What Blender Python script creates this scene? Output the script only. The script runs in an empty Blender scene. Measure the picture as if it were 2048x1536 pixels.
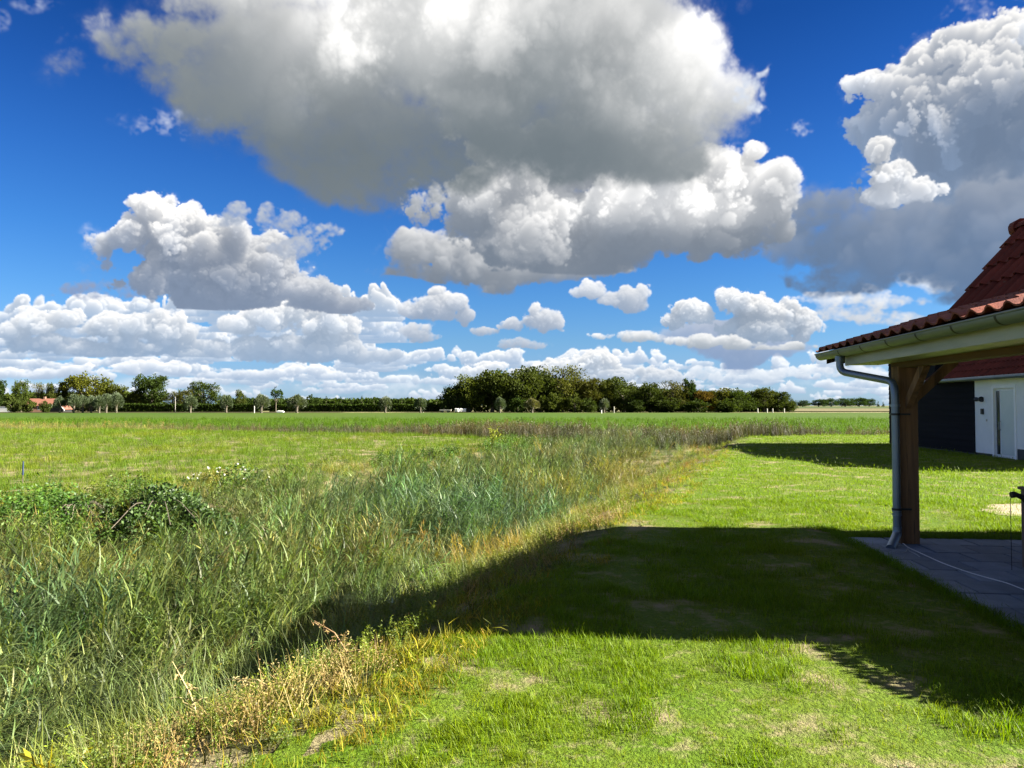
import bpy, math, random, time
import numpy as np
from mathutils import Vector, Matrix
T0 = time.time()
sc = bpy.context.scene
R_ = math.radians

# ------------------------------------------------------------------ camera
TH = math.atan(43/1480.0)
cam_d = bpy.data.cameras.new('camera'); cam = bpy.data.objects.new('camera', cam_d)
sc.collection.objects.link(cam); sc.camera = cam
cam.location = (0, 0, 1.6); cam.rotation_euler = (R_(90)+TH, 0, 0)
cam_d.sensor_width = 36; cam_d.lens = 1480/2048*36; cam_d.clip_start = .05; cam_d.clip_end = 20000

# ------------------------------------------------------------------ light
SUN_EL = 28.6
SUN_H = Vector((1, -.06, 0)).normalized()          # horizontal direction towards the sun
sun_dir = Vector((SUN_H.x*math.cos(R_(SUN_EL)), SUN_H.y*math.cos(R_(SUN_EL)), math.sin(R_(SUN_EL))))
sd = bpy.data.lights.new('sun', 'SUN'); sd.energy = 5.0; sd.angle = R_(.53); sd.color = (1, .93, .80)
sun = bpy.data.objects.new('sun', sd); sc.collection.objects.link(sun)
sun.rotation_euler = sun_dir.to_track_quat('Z', 'Y').to_euler()
sc.view_settings.view_transform = 'Standard'; sc.view_settings.look = 'None'
sc.view_settings.gamma = 1; sc.view_settings.use_curve_mapping = False
sc.view_settings.exposure = 2.8
SKY_STRENGTH = .05; CLOUD = 1/2**2.8; SKY_GAIN = 2**(1.9-2.8); CLOUD_WHITE = .93

def _up(a, axis, n, f, off):
    # cubic B-spline resample of a lattice axis to n samples, f cells in all
    t = off + np.linspace(0, f, n, dtype=np.float32)
    i = np.floor(t).astype(np.int32); w = (t - i).astype(np.float32)
    sh = [1]*a.ndim; sh[axis] = n
    ws = ((1-w)**3/6, (3*w**3-6*w**2+4)/6, (-3*w**3+3*w**2+3*w+1)/6, w**3/6)
    return sum(np.take(a, i+k, axis=axis)*q.reshape(sh) for k, q in enumerate(ws))
def noise3(rng, shape, cell):
    nz, ny, nx = shape; fz, fy, fx = nz/cell[0], ny/cell[1], nx/cell[2]
    g = rng.standard_normal((int(fz)+5, int(fy)+5, int(fx)+5)).astype(np.float32)*1.15
    g = _up(g, 0, nz, fz, .37); g = _up(g, 1, ny, fy, .21); return _up(g, 2, nx, fx, .53)
def billow(rng, shape, cell, oct=4, gain=.55):
    s = 0; a = 1.; tot = 0; c = list(cell)
    for k in range(oct):
        s = s + a*(np.abs(noise3(rng, shape, c))*2.2-1); tot += a; a *= gain
        c = [max(1.5, q/2.05) for q in c]
    return s/tot
def fbm2(rng, shape, cell, oct=4, gain=.5):
    s = 0; a = 1.; c = list(cell)
    for k in range(oct):
        s = s + a*noise3(rng, (1,)+shape, [1, c[0], c[1]])[0]; a *= gain; c = [max(1.5, q/2.) for q in c]
    return s
class Sky:
    def __init__(s, PX, PY, pitch):
        # PX, PY: direction coordinates (columns, rows) of every texel; pitch = texel size in these units
        s.PX, s.PY, s.p = PX, PY, pitch
        s.h, s.w = PX.shape
        s.rgb = np.zeros((s.h, s.w, 3), np.float32); s.a = np.zeros((s.h, s.w), np.float32)
    def layer(s, blobs, seed, cell=60, amp=.55, edge=.25, dens=.05, base=None, soft=1., nz=20, oct=4, lit=1., shade=(.30,.36,.43), white=(1.,.98,.95), haze=0., warp=.35, light=(.45,1.), top=None, amb=.5, gainz=.6, opac=1., zl=.1, fringe=.16, ten=.16, ext=1., hs=None, glow=(), tear=.7):
        b = np.array([tuple(q)+(1.,)*(5-len(q)) for q in blobs], np.float32)     # cx cy rx ry weight
        x0, x1 = (b[:,0]-b[:,2]*1.7).min(), (b[:,0]+b[:,2]*1.7).max()
        y0, y1 = (b[:,1]-b[:,3]*1.8).min(), (b[:,1]+b[:,3]*1.8).max()
        m = (s.PX > x0)&(s.PX < x1)&(s.PY > y0)&(s.PY < y1)
        if not m.any(): return
        rr = np.where(m.any(1))[0]; cc = np.where(m.any(0))[0]
        r0, r1, c0, c1 = rr[0], rr[-1]+1, cc[0], cc[-1]+1
        X = s.PX[r0:r1, c0:c1]; Y = s.PY[r0:r1, c0:c1]; ny, nx = X.shape
        rng = np.random.default_rng(seed)
        cp = cell/s.p
        if warp:
            wx = fbm2(rng, (ny,nx), (cp*1.2, cp*1.2), 3)*cell*warp; wy = fbm2(rng, (ny,nx), (cp*1.2, cp*1.2), 3)*cell*warp*.6
            Xw, Yw = X+wx, Y+wy
        else: Xw, Yw = X, Y
        depth = float(b[:,3].max())*1.1     # half depth in units
        zs = np.linspace(-1, 1, nz, dtype=np.float32)
        dz = 2*depth/nz
        S = np.full((nz, ny, nx), -3, np.float32)
        for q in b:
            cx, cy, rx, ry = q[:4]; wgt = q[4] if len(q) > 4 else 1.
            d2 = ((Xw-cx)/rx)**2 + ((Yw-cy)/ry)**2
            rz = max(.35, min(rx, ry)*1.1/depth)
            np.maximum(S, wgt*(1 - (d2[None] + (zs[:,None,None]/rz)**2)), out=S)
        N = billow(rng, (nz,ny,nx), (max(2., cell/dz), cp, cp), oct, gainz)
        D = S + amp*N
        if base is not None:
            yb = base if np.isscalar(base) else np.interp(X, base[0], base[1])
            D = np.minimum(D, ((yb-Y)/(cell*.30*soft)+.15*N.mean(0))[None])
        F = np.clip((D + .35 + .5*N)/1.2, 0, 1)**2
        D = np.clip(D/edge, 0, 1); D = (D*D*(3-2*D) + fringe*F)*dens
        # light sweep from the top right
        T = np.ones((nz, nx), np.float32); L = np.empty_like(D)
        shx = light[0]; ds = s.p*math.hypot(*light)
        k = int(math.floor(shx)); f = shx-k
        acc = np.zeros((nz, nx), np.float32)
        for r in range(ny):
            sh = np.concatenate([acc[:, k:], np.repeat(acc[:, -1:], k, 1)], 1) if k else acc
            sh1 = np.concatenate([sh[:, 1:], sh[:, -1:]], 1)
            acc = sh*(1-f)+sh1*f
            # light comes a little from the viewer's side
            vs = min(.9, abs(zl)*s.p/dz); ze = np.zeros_like(acc[:1])
            acc = acc*(1-vs) + (np.concatenate([ze, acc[:-1]], 0) if zl > 0 else np.concatenate([acc[1:], ze], 0))*vs
            L[r if 0 else slice(None), r] = acc
            acc = acc + D[:, r]*ds*ext
        tau = L
        lightv = .6*np.exp(-tau*.9) + .4*np.exp(-tau*ten)
        vy = np.exp(-np.cumsum(D[:, ::-1], 1)[:, ::-1]*s.p*.10)       # light bounced up from the ground and sky below
        # view
        cum = np.cumsum(D, 0)*dz; Tv = np.exp(-np.concatenate([np.zeros((1,ny,nx),np.float32), cum[:-1]], 0))
        W = Tv*(1-np.exp(-D*dz)); al = W.sum(0)
        lv = (W*lightv).sum(0)/np.maximum(al, 1e-4); av = (W*vy).sum(0)/np.maximum(al, 1e-4)
        lv = lv*lit
        if base is not None:
            H = hs or (b[:,3].max()*1.5)
            g = np.clip((yb-Yw)/H, 0, 1)
            lv = lv*(.12+.88*g**.8)
        for q in glow:
            lv = lv*(1+q[4]*np.exp(-((Xw-q[0])/q[2])**2-((Yw-q[1])/q[3])**2))
        sh_, wh = np.array(shade, np.float32), np.array(white, np.float32)
        col = sh_*(1-amb*.4+amb*.8*av[...,None]) + (wh-sh_*.7)*lv[...,None]
        hz = np.array((.60,.72,.86), np.float32)
        col = col*(1-haze)+hz*haze
        if tear:
            nf = fbm2(rng, (ny, nx), (max(3, cp*.22), max(3, cp*.28)), 5, .62)
            al = np.clip(al + tear*nf*3.2*al*(1-al), 0, 1)
        al = al*opac
        A = al[...,None]
        s.rgb[r0:r1, c0:c1] = s.rgb[r0:r1, c0:c1]*(1-A) + col*A
        s.a[r0:r1, c0:c1] = s.a[r0:r1, c0:c1]*(1-al) + al
def paint(s):
    rng = np.random.default_rng(5)
    R = rng.uniform
    # a thin pale veil low over the horizon, then banks of cumulus, far to near
    s.layer([(x, 775+R(-12, 12), 420, R(14, 30)) for x in range(-800, 2900, 260)], 90, cell=150, amp=.8, dens=.012, nz=6, oct=4, edge=1., haze=.45, shade=(.50,.60,.74), lit=.8, fringe=.5)
    for k in range(34):
        y = 803-k*5.3; bl = []; wide = k < 17
        for j in range(15 if wide else 8):
            x = R(-800, 2850) if wide else R(-800, 760)
            if 6 < k and 900 < x < 1150 and R(0, 1) < .5: continue
            rx = R(22, 90)*(1+k*.03); ry = R(5, 9)*(1+k*.07)
            bl.append((x, y-ry*.2, rx, ry))
            for q in range(4): bl.append((x+R(-.8,.8)*rx, y-ry*R(.4,1.3), rx*R(.12,.35), ry*R(.7,1.4)))
        s.layer(bl, 100+k, cell=18+k*.9, amp=.95, edge=.25, dens=.22, base=y+5, soft=.7, nz=8, oct=5, haze=max(.06, .42-.017*k), shade=(.30,.43,.62), lit=1.25, hs=12+k*.5, zl=.2)
    # low clouds in the middle and on the right
    s.layer([(1560,745,330,16),(1450,740,90,12),(1240,770,200,18)], 31, cell=34, amp=.9, dens=.1, nz=8, oct=5, haze=.25, shade=(.34,.45,.6), hs=24)
    s.layer([(1180,722,60,26),(1130,735,100,18),(1215,716,28,20),(970,735,50,20),(1050,745,70,16),(1320,755,60,22),(1160,750,200,16)], 32, cell=26, amp=.9, dens=.25, edge=.15, nz=12, oct=5, haze=.08, base=768, hs=40, shade=(.32,.42,.56), lit=1.25, zl=.25)
    s.layer([(60,640,48,36),(130,635,60,32),(30,665,55,30),(200,650,85,30),(330,655,95,32),(260,690,160,30),(120,690,130,26),(400,700,100,24),(330,640,60,30)], 33, cell=36, amp=1.0, dens=.16, edge=.15, nz=16, oct=6, base=714, haze=.04, shade=(.25,.36,.52), lit=1.3, hs=70, zl=.2)
    s.layer([(560,630,140,34),(480,640,60,32),(640,655,80,36),(700,650,38,24),(520,690,140,26),(600,700,150,26),(740,715,100,18),(690,610,40,20)], 34, cell=36, amp=1.0, dens=.14, edge=.15, nz=16, oct=6, base=735, haze=.06, shade=(.26,.37,.53), lit=1.25, hs=80, zl=.2)
    s.layer([(90,745,150,16),(300,735,140,18),(480,750,120,14),(640,745,110,16),(200,770,160,10)], 35, cell=26, amp=1.0, dens=.18, edge=.2, nz=10, oct=5, base=([0,200,700],[762,756,764]), haze=.1, shade=(.30,.42,.60), lit=1.3, hs=26)
    # three small cumuli over the wood
    s.layer([(860,620,75,30),(900,605,42,28),(805,615,28,24),(870,585,16,14),(930,632,22,18)], 41, cell=30, oct=6, hs=70, zl=.15, shade=(.26,.34,.47), lit=1.2, amp=.75, dens=.16, base=654, nz=14)
    s.layer([(825,660,48,16),(850,672,40,14)], 42, cell=23, oct=6, hs=70, zl=.15, shade=(.26,.34,.47), lit=1.2, amp=.7, dens=.12, base=690, nz=10, haze=.1)
    s.layer([(1085,640,55,28),(1075,622,20,20),(1020,650,32,18),(970,660,36,12),(1120,640,22,22)], 43, cell=27, oct=6, hs=70, zl=.15, shade=(.26,.34,.47), lit=1.2, amp=.75, dens=.16, base=677, nz=12)
    s.layer([(1035,687,62,14)], 44, cell=21, oct=6, hs=70, zl=.15, shade=(.26,.34,.47), lit=1.2, amp=.7, dens=.14, base=702, nz=8, haze=.1)
    s.layer([(1178,580,36,24),(1150,588,20,14),(1255,600,48,28),(1285,580,22,22),(1215,598,24,16)], 45, cell=27, oct=6, hs=70, zl=.15, shade=(.26,.34,.47), lit=1.2, amp=.7, dens=.13, base=628, soft=1.5, nz=12)
    s.layer([(1200,672,30,10),(1270,672,46,13),(1320,675,30,10)], 46, cell=22, amp=.7, dens=.15, nz=8, base=690)
    # cumulus right of centre
    s.layer([(1470,690,150,46),(1400,680,90,36),(1560,690,80,34)], 50, cell=60, amp=.6, dens=.08, base=738, nz=14, shade=(.23,.33,.52), lit=.35)
    s.layer([(1390,625,60,34),(1500,612,80,44),(1470,600,45,34),(1560,625,70,38),(1620,650,50,30),(1540,660,120,36),(1350,640,34,26),(1590,640,60,40)], 51, cell=42, amp=1.0, dens=.22, edge=.14, nz=22, oct=6, base=700, shade=(.26,.35,.48), lit=1.25, hs=90, zl=.2)
    s.layer([(1400,680,90,17),(1480,685,70,15),(1560,695,70,16)], 52, cell=30, amp=.8, dens=.16, nz=10, base=700)
    s.layer([(1700,600,160,22),(1740,585,60,20),(1880,560,110,26),(1700,630,110,20),(1800,640,100,16)], 53, cell=50, amp=.8, dens=.05, nz=10, shade=(.36,.43,.53))
    # right cloud
    s.layer([(1940,240,220,160),(2010,150,230,105),(1810,185,120,60),(2180,230,300,260),(1900,340,190,150),(2050,420,260,200),(1770,250,90,95),(1740,160,50,32)], 60, cell=60, amp=.85, dens=.10, edge=.14, nz=28, oct=6, shade=(.20,.28,.42), lit=1.2, zl=-.12, ten=.2, glow=[(1900,340,230,140,-.72),(2080,330,180,130,-.6),(1780,300,90,80,-.3)])
    s.layer([(1755,305,30,34),(1785,350,52,46),(1850,375,60,30),(1800,395,70,30)], 61, cell=30, amp=.9, dens=.2, nz=12, lit=1.1, shade=(.36,.42,.52), zl=.3)
    s.layer([(1820,490,300,100),(1680,445,130,75),(2050,500,280,150),(1640,480,110,80),(1980,450,240,90),(1700,540,160,60),(1590,430,60,50)], 62, cell=90, amp=.8, dens=.035, edge=.4, base=([1400,1550,2100],[560,600,625]), soft=1.4, nz=16, shade=(.11,.185,.32), lit=.28, zl=0, fringe=.2, hs=300)
    # left cumulus
    s.layer([(190,575,85,18),(245,590,75,18),(100,588,20,6)], 65, cell=34, amp=.8, dens=.03, nz=8, shade=(.16,.25,.45), lit=.15, fringe=.3)
    s.layer([(440,560,225,75),(400,490,170,75),(298,412,66,58),(262,465,56,56),(345,460,85,66),(420,470,75,54),(520,520,110,66),(600,580,130,46),(690,605,60,26),(330,560,110,60),(500,590,220,40)], 66, cell=52, amp=.95, dens=.14, edge=.14, nz=28, oct=6, base=([200,500,760],[614,622,632]), shade=(.20,.26,.37), lit=1.2, zl=.12, hs=190, glow=[(300,420,110,80,.5),(620,570,90,40,.5),(400,580,200,50,-.5)])
    s.layer([(560,440,70,32),(640,458,70,20),(600,490,80,30),(540,425,36,30),(470,430,50,30)], 67, cell=36, amp=.95, dens=.03, nz=10, shade=(.22,.29,.42), lit=.4, fringe=.3)
    # lens under the big cloud
    s.layer([(940,525,160,62),(1040,545,130,46),(850,500,80,52),(1150,540,140,34)], 70, cell=58, amp=.8, dens=.08, edge=.22, base=([780,1000,1050,1300],[550,592,596,550]), soft=1.4, nz=18, shade=(.17,.21,.27), zl=.3, ten=.2, hs=120)
    # big cloud: lower deck, then the upper mass
    s.layer([(1250,430,320,110),(1450,400,140,95),(1530,350,70,50),(1050,420,230,130),(1350,390,230,110),(1520,300,30,30),(1180,480,310,80),(1350,470,240,70),(1120,330,240,90)], 72, cell=78, amp=.9, dens=.07, edge=.22, base=([700,1000,1300,1450,1650],[500,548,555,550,470]), soft=1.8, nz=24, oct=6, shade=(.16,.20,.26), lit=1.15, zl=.2, ten=.12, hs=170, glow=[(1300,430,200,40,1.6),(1480,350,100,60,.5),(950,330,70,70,.9),(850,430,170,60,-.5),(1500,500,200,40,-.5),(1150,300,200,50,-.7)])
    s.layer([(1000,60,460,200,1.7),(1240,60,190,160,1.5),(560,130,260,140,1.5),(680,240,200,110,1.3),(1330,120,165,170),(1400,210,125,120),(1200,180,270,190),(1000,120,360,240),(700,110,360,190),(780,260,260,130),(690,350,170,85),(880,330,200,95),(1250,280,250,120),(1080,280,240,110),(1000,-100,550,200),(1300,-60,140,150),(600,-80,360,200),(450,100,330,90,.75),(280,95,230,70,.6),(180,60,110,50,.5)], 73, cell=100, amp=.8, dens=.021, edge=.58, tear=.4, base=([0,300,560,700,900,1000,1250,1350,1500],[190,230,370,455,420,380,385,375,330]), soft=1.8, nz=28, oct=6, shade=(.15,.185,.21), lit=1.28, light=(.75,1.), zl=.1, ten=.10, fringe=.3, hs=360, glow=[(760,30,330,100,.8),(1360,170,170,170,.7),(1120,60,160,90,-.3),(1200,120,170,100,-.3),(700,310,380,120,-.8),(1100,310,260,90,-.75),(1060,190,160,100,-.35),(300,110,220,90,-.55)])
    s.layer([(1545,170,12,60),(1530,230,30,30),(1500,200,20,30),(1600,250,34,26),(1620,262,20,14),(1490,250,30,24),(1520,150,16,24)], 80, cell=40, amp=1.5, dens=.022, nz=12, tear=.7, warp=1.1, edge=1.2, shade=(.42,.50,.64), lit=.5, fringe=.4)
    s.layer([(320,245,85,38),(300,225,40,28),(370,265,50,22)], 81, cell=44, amp=.9, dens=.014, nz=8, edge=.8, shade=(.30,.38,.6), lit=.25, fringe=.5)
    s.layer([(80,10,60,24),(0,40,30,26)], 82, cell=50, amp=.6, dens=.01, nz=6, edge=.6, shade=(.30,.38,.6), lit=.2, fringe=.4)
SKYTINT = ((0, (.46,.72,1.3)), (.055, (.35,.54,.94)), (.11, (.30,.52,.83)), (.18, (.225,.48,.82)), (.27, (.155,.42,.80)), (.38, (.108,.345,.75)), (.49, (.07,.27,.66)), (.6, (.044,.21,.55)), (1, (.035,.18,.50)))
def build_sky_image():
    d = .07
    az = np.radians(np.arange(-51, 51, d)); el = np.radians(np.arange(40, -1.5, -d))
    AZ, EL = np.meshgrid(az, el)
    x, y, z = np.sin(AZ)*np.cos(EL), np.cos(AZ)*np.cos(EL), np.sin(EL)
    f = y*math.cos(TH)+z*math.sin(TH); u = z*math.cos(TH)-y*math.sin(TH)
    PX = (1024+1480*x/f).astype(np.float32); PY = (768-1480*u/f).astype(np.float32)
    s = Sky(PX, PY, 1480*math.radians(d)); paint(s)
    h, w = s.h, s.w
    px = np.empty((h, w, 4), np.float32); px[..., :3] = s.rgb[::-1]; px[..., 3] = s.a[::-1]
    im = bpy.data.images.new('cloud field', w, h, alpha=True, float_buffer=True)
    im.colorspace_settings.name = 'Non-Color'; im.alpha_mode = 'CHANNEL_PACKED'
    im.pixels.foreach_set(px.ravel()); im.update()
    return im
world = bpy.data.worlds.new('World'); sc.world = world; world.use_nodes = True
nt = world.node_tree; nt.nodes.clear(); N = nt.nodes.new; LK = nt.links.new
def mth(op, a, b=None, c=None, clamp=False):
    n = N('ShaderNodeMath'); n.operation = op; n.use_clamp = clamp
    for i, v in enumerate((a, b, c)):
        if v is None: continue
        if hasattr(v, 'links'): LK(v, n.inputs[i])
        else: n.inputs[i].default_value = v
    return n.outputs[0]
def cmix(a, b, fac, mode='MIX'):
    n = N('ShaderNodeMix'); n.data_type = 'RGBA'; n.blend_type = mode
    for s_, v in ((n.inputs[0], fac), (n.inputs[6], a), (n.inputs[7], b)):
        if hasattr(v, 'links'): LK(v, s_)
        else: s_.default_value = v
    return n.outputs[2]
tc = N('ShaderNodeTexCoord'); sep = N('ShaderNodeSeparateXYZ'); LK(tc.outputs['Generated'], sep.inputs[0])
sx, sy, sz = sep.outputs
az = mth('ARCTAN2', sx, sy); el = mth('ARCSINE', sz)
sky = N('ShaderNodeTexSky'); sky.sky_type = 'NISHITA'; sky.sun_disc = False
sky.sun_elevation = R_(SUN_EL); sky.sun_rotation = math.atan2(SUN_H.x, SUN_H.y)
sky.air_density = 1.0; sky.dust_density = .6; sky.ozone_density = 2.0; sky.altitude = 0
hs = N('ShaderNodeHueSaturation'); LK(sky.outputs[0], hs.inputs['Color'])
hs.inputs['Saturation'].default_value = 1.0; hs.inputs['Value'].default_value = SKY_GAIN
# the deep blue overhead, paling towards the horizon
elr = N('ShaderNodeMapRange'); LK(el, elr.inputs[0]); elr.inputs[1].default_value = 0; elr.inputs[2].default_value = R_(45)
rmp = N('ShaderNodeValToRGB'); LK(elr.outputs[0], rmp.inputs[0])
cr = rmp.color_ramp; cr.elements[0].color = SKYTINT[0][1]+(1,); cr.elements[1].color = SKYTINT[-1][1]+(1,)
for p_, c_ in SKYTINT[1:-1]:
    e_ = cr.elements.new(p_); e_.color = c_+(1,)
blue = cmix(hs.outputs[0], rmp.outputs[0], 1.0, 'MULTIPLY')
# clouds of the part of the sky round the view
im = build_sky_image()
ti = N('ShaderNodeTexImage'); ti.image = im; ti.extension = 'EXTEND'; ti.interpolation = 'Linear'
W_ = im.size[0]*.07; H_ = im.size[1]*.07
cu = mth('DIVIDE', mth('ADD', az, R_(51)), R_(W_)); cv = mth('DIVIDE', mth('ADD', el, R_(H_-40)), R_(H_))
cxy = N('ShaderNodeCombineXYZ'); LK(cu, cxy.inputs[0]); LK(cv, cxy.inputs[1]); LK(cxy.outputs[0], ti.inputs[0])
win = mth('MULTIPLY', mth('MULTIPLY', mth('SUBTRACT', 1.0, mth('MULTIPLY', mth('SUBTRACT', mth('ABSOLUTE', az), R_(42)), 1/R_(7), clamp=True)),
      mth('SUBTRACT', 1.0, mth('MULTIPLY', mth('SUBTRACT', el, R_(33)), 1/R_(6), clamp=True))), mth('GREATER_THAN', sy, 0.0))
# broken cumulus over the rest of the sky
dv = N('ShaderNodeVectorMath'); dv.operation = 'DIVIDE'; zc = mth('ADD', mth('MAXIMUM', sz, 0.0), .12)
zz = N('ShaderNodeCombineXYZ')
for i in range(3): LK(zc, zz.inputs[i])
LK(tc.outputs['Generated'], dv.inputs[0]); LK(zz.outputs[0], dv.inputs[1])
def cl_noise(offset):
    ad = N('ShaderNodeVectorMath'); ad.operation = 'ADD'; LK(dv.outputs[0], ad.inputs[0]); ad.inputs[1].default_value = offset
    n = N('ShaderNodeTexNoise'); n.inputs['Scale'].default_value = 1.15; n.inputs['Detail'].default_value = 7; n.inputs['Roughness'].default_value = .52
    LK(ad.outputs[0], n.inputs[0]); return n.outputs[0]
n1, n2 = cl_noise((3.1, 1.7, 0)), cl_noise((3.1+.16, 1.7, .03))
wa = mth('MULTIPLY', mth('SUBTRACT', n1, .50), 14.0, clamp=True)
wl = mth('ADD', mth('MULTIPLY', mth('SUBTRACT', n1, n2), 6.0), .42, clamp=True)
wcol = cmix((.22, .27, .33, 1), (.95, .94, .92, 1), wl)
img_a = mth('MULTIPLY', ti.outputs[1], win); 
oth_a = mth('MULTIPLY', wa, mth('SUBTRACT', 1.0, win))
c1 = cmix(ti.outputs[0], (0, 0, 0, 1), mth('SUBTRACT', 1.0, win))
c2 = cmix((0, 0, 0, 1), wcol, oth_a)
cl = cmix(c1, c2, 1.0, 'ADD')
gain = cmix(cl, (CLOUD*CLOUD_WHITE/.05, )*3+(1,), 1.0, 'MULTIPLY')
bl = cmix(blue, (0, 0, 0, 1), mth('ADD', img_a, oth_a, clamp=True))
tot = cmix(bl, gain, 1.0, 'ADD')
bg = N('ShaderNodeBackground'); bg.inputs[1].default_value = .05; LK(tot, bg.inputs[0])
wo = N('ShaderNodeOutputWorld'); LK(bg.outputs[0], wo.inputs[0])
world.cycles.sampling_method = 'MANUAL'; world.cycles.sample_map_resolution = 1024
# ------------------------------------------------------------------ helpers
rnd = random.Random(11); nr = np.random.default_rng(11)
def link(o): sc.collection.objects.link(o); return o
def tag(o, label=None, cat=None, group=None, kind=None):
    if label: o['label'] = label
    if cat: o['category'] = cat
    if group: o['group'] = group
    if kind: o['kind'] = kind
    return o
def empty(name, loc=(0, 0, 0), rz=0, label=None, cat=None, group=None):
    o = link(bpy.data.objects.new(name, None)); o.location = loc; o.rotation_euler.z = rz
    o.empty_display_size = .1
    return tag(o, label, cat, group)
def mesh_np(name, V, F, mats=(), smooth=False, fattr=None):
    V = np.asarray(V, np.float32).reshape(-1, 3); F = np.asarray(F, np.int32); k = F.shape[1]
    me = bpy.data.meshes.new(name); me.vertices.add(len(V)); me.vertices.foreach_set('co', V.ravel())
    me.loops.add(F.size); me.loops.foreach_set('vertex_index', F.ravel())
    me.polygons.add(len(F)); me.polygons.foreach_set('loop_start', np.arange(0, F.size, k, dtype=np.int32))
    me.polygons.foreach_set('loop_total', np.full(len(F), k, np.int32))
    if smooth: me.polygons.foreach_set('use_smooth', np.ones(len(F), bool))
    for m in mats: me.materials.append(m)
    if fattr is not None:
        a = me.attributes.new('v', 'FLOAT', 'FACE'); a.data.foreach_set('value', np.asarray(fattr, np.float32))
    me.update(calc_edges=True); return me
def obj(name, me, parent=None, loc=None, rot=None, scale=None):
    o = link(bpy.data.objects.new(name, me))
    if parent is not None: o.parent = parent
    if loc is not None: o.location = loc
    if rot is not None: o.rotation_euler = rot
    if scale is not None: o.scale = scale
    return o
class MB:
    """collects simple solids into one mesh"""
    def __init__(s): s.v, s.f = [], []
    def add(s, vs, fs):
        k = len(s.v); s.v += [tuple(q) for q in vs]; s.f += [tuple(i+k for i in f) for f in fs]; return s
    def box(s, a, b):
        x0, y0, z0 = a; x1, y1, z1 = b
        return s.add([(x0,y0,z0),(x1,y0,z0),(x1,y1,z0),(x0,y1,z0),(x0,y0,z1),(x1,y0,z1),(x1,y1,z1),(x0,y1,z1)],
                     [(0,3,2,1),(4,5,6,7),(0,1,5,4),(1,2,6,5),(2,3,7,6),(3,0,4,7)])
    def prism(s, poly, axis, a, b):
        """polygon in the plane across `axis`, extruded from a to b along it"""
        n = len(poly)
        def P(p, t):
            return {'x': (t, p[0], p[1]), 'y': (p[0], t, p[1]), 'z': (p[0], p[1], t)}[axis]
        vs = [P(p, a) for p in poly]+[P(p, b) for p in poly]
        return s.add(vs, [tuple(range(n)), tuple(range(2*n-1, n-1, -1))]+[(i, i+n, (i+1) % n+n, (i+1) % n) for i in range(n)])
    def tube(s, pts, rad, n=10, cap=True):
        pts = [Vector(p) for p in pts]; rad = rad if hasattr(rad, '__len__') else [rad]*len(pts)
        base = len(s.v); up = None; fs = []
        for i, p in enumerate(pts):
            t = (pts[min(i+1, len(pts)-1)]-pts[max(i-1, 0)]).normalized()
            if up is None: up = t.orthogonal().normalized()
            up = (up - t*up.dot(t)).normalized(); sd_ = t.cross(up)
            for k in range(n):
                a = 2*math.pi*k/n; s.v.append(tuple(p+(up*math.cos(a)+sd_*math.sin(a))*rad[i]))
        for i in range(len(pts)-1):
            for k in range(n):
                a, b = base+i*n+k, base+i*n+(k+1) % n; fs.append((a, b, b+n, a+n))
        if cap:
            fs.append(tuple(base+k for k in range(n))[::-1]); fs.append(tuple(base+(len(pts)-1)*n+k for k in range(n)))
        s.f += fs; return s
    def mesh(s, name, m=None, smooth=False, bevel=0):
        me = bpy.data.meshes.new(name); me.from_pydata(s.v, [], s.f)
        if m: me.materials.append(m)
        import bmesh
        bm = bmesh.new(); bm.from_mesh(me); bmesh.ops.recalc_face_normals(bm, faces=bm.faces)
        if bevel: bmesh.ops.bevel(bm, geom=list(bm.edges), offset=bevel, segments=1, affect='EDGES')
        bm.to_mesh(me); bm.free()
        if smooth:
            me.polygons.foreach_set('use_smooth', np.ones(len(me.polygons), bool)); me.set_sharp_from_angle(angle=R_(35))
        return me
def bez(pts, n=8):
    """Catmull-Rom through the points"""
    P = [Vector(p) for p in pts]; P = [P[0]*2-P[1]]+P+[P[-1]*2-P[-2]]; out = []
    for i in range(1, len(P)-2):
        for k in range(n):
            t = k/n; a, b, c, d = P[i-1:i+3]
            out.append(.5*((2*b)+(c-a)*t+(2*a-5*b+4*c-d)*t*t+(3*b-a-3*c+d)*t**3))
    return out+[P[-2]]
def fill(path, r=.1, n=5):
    """round the corners of a polyline"""
    P = [Vector(p) for p in path]; out = [P[0]]
    for a, b, c in zip(P, P[1:], P[2:]):
        u, w = (a-b), (c-b); q = min(r, u.length*.49, w.length*.49); A, B = b+u.normalized()*q, b+w.normalized()*q
        out += [A.lerp(b, t).lerp(b.lerp(B, t), t) for t in [k/n for k in range(n+1)]]
    return out+[P[-1]]

# ------------------------------------------------------------------ materials
def new_mat(name):
    m = bpy.data.materials.new(name); m.use_nodes = True; t = m.node_tree; t.nodes.clear()
    out = t.nodes.new('ShaderNodeOutputMaterial'); return m, t, out
def nd(t, typ, ins=None, **kw):
    n = t.nodes.new(typ)
    for k, v in kw.items(): setattr(n, k, v)
    for k, v in (ins or {}).items():
        s = n.inputs[k]
        if hasattr(v, 'links'): t.links.new(v, s)
        else: s.default_value = v
    return n
def c4(c): return tuple(c)+(1,) if len(c) == 3 else c
def mixc(t, a, b, f, mode='MIX'):
    n = nd(t, 'ShaderNodeMix', data_type='RGBA', blend_type=mode)
    for i, v in ((0, f), (6, a), (7, b)):
        if hasattr(v, 'links'): t.links.new(v, n.inputs[i])
        else: n.inputs[i].default_value = v if i == 0 else c4(v)
    return n.outputs[2]
def maprange(t, v, a, b, c=0., d=1.):
    return nd(t, 'ShaderNodeMapRange', {0: v, 1: a, 2: b, 3: c, 4: d}).outputs[0]
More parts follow.
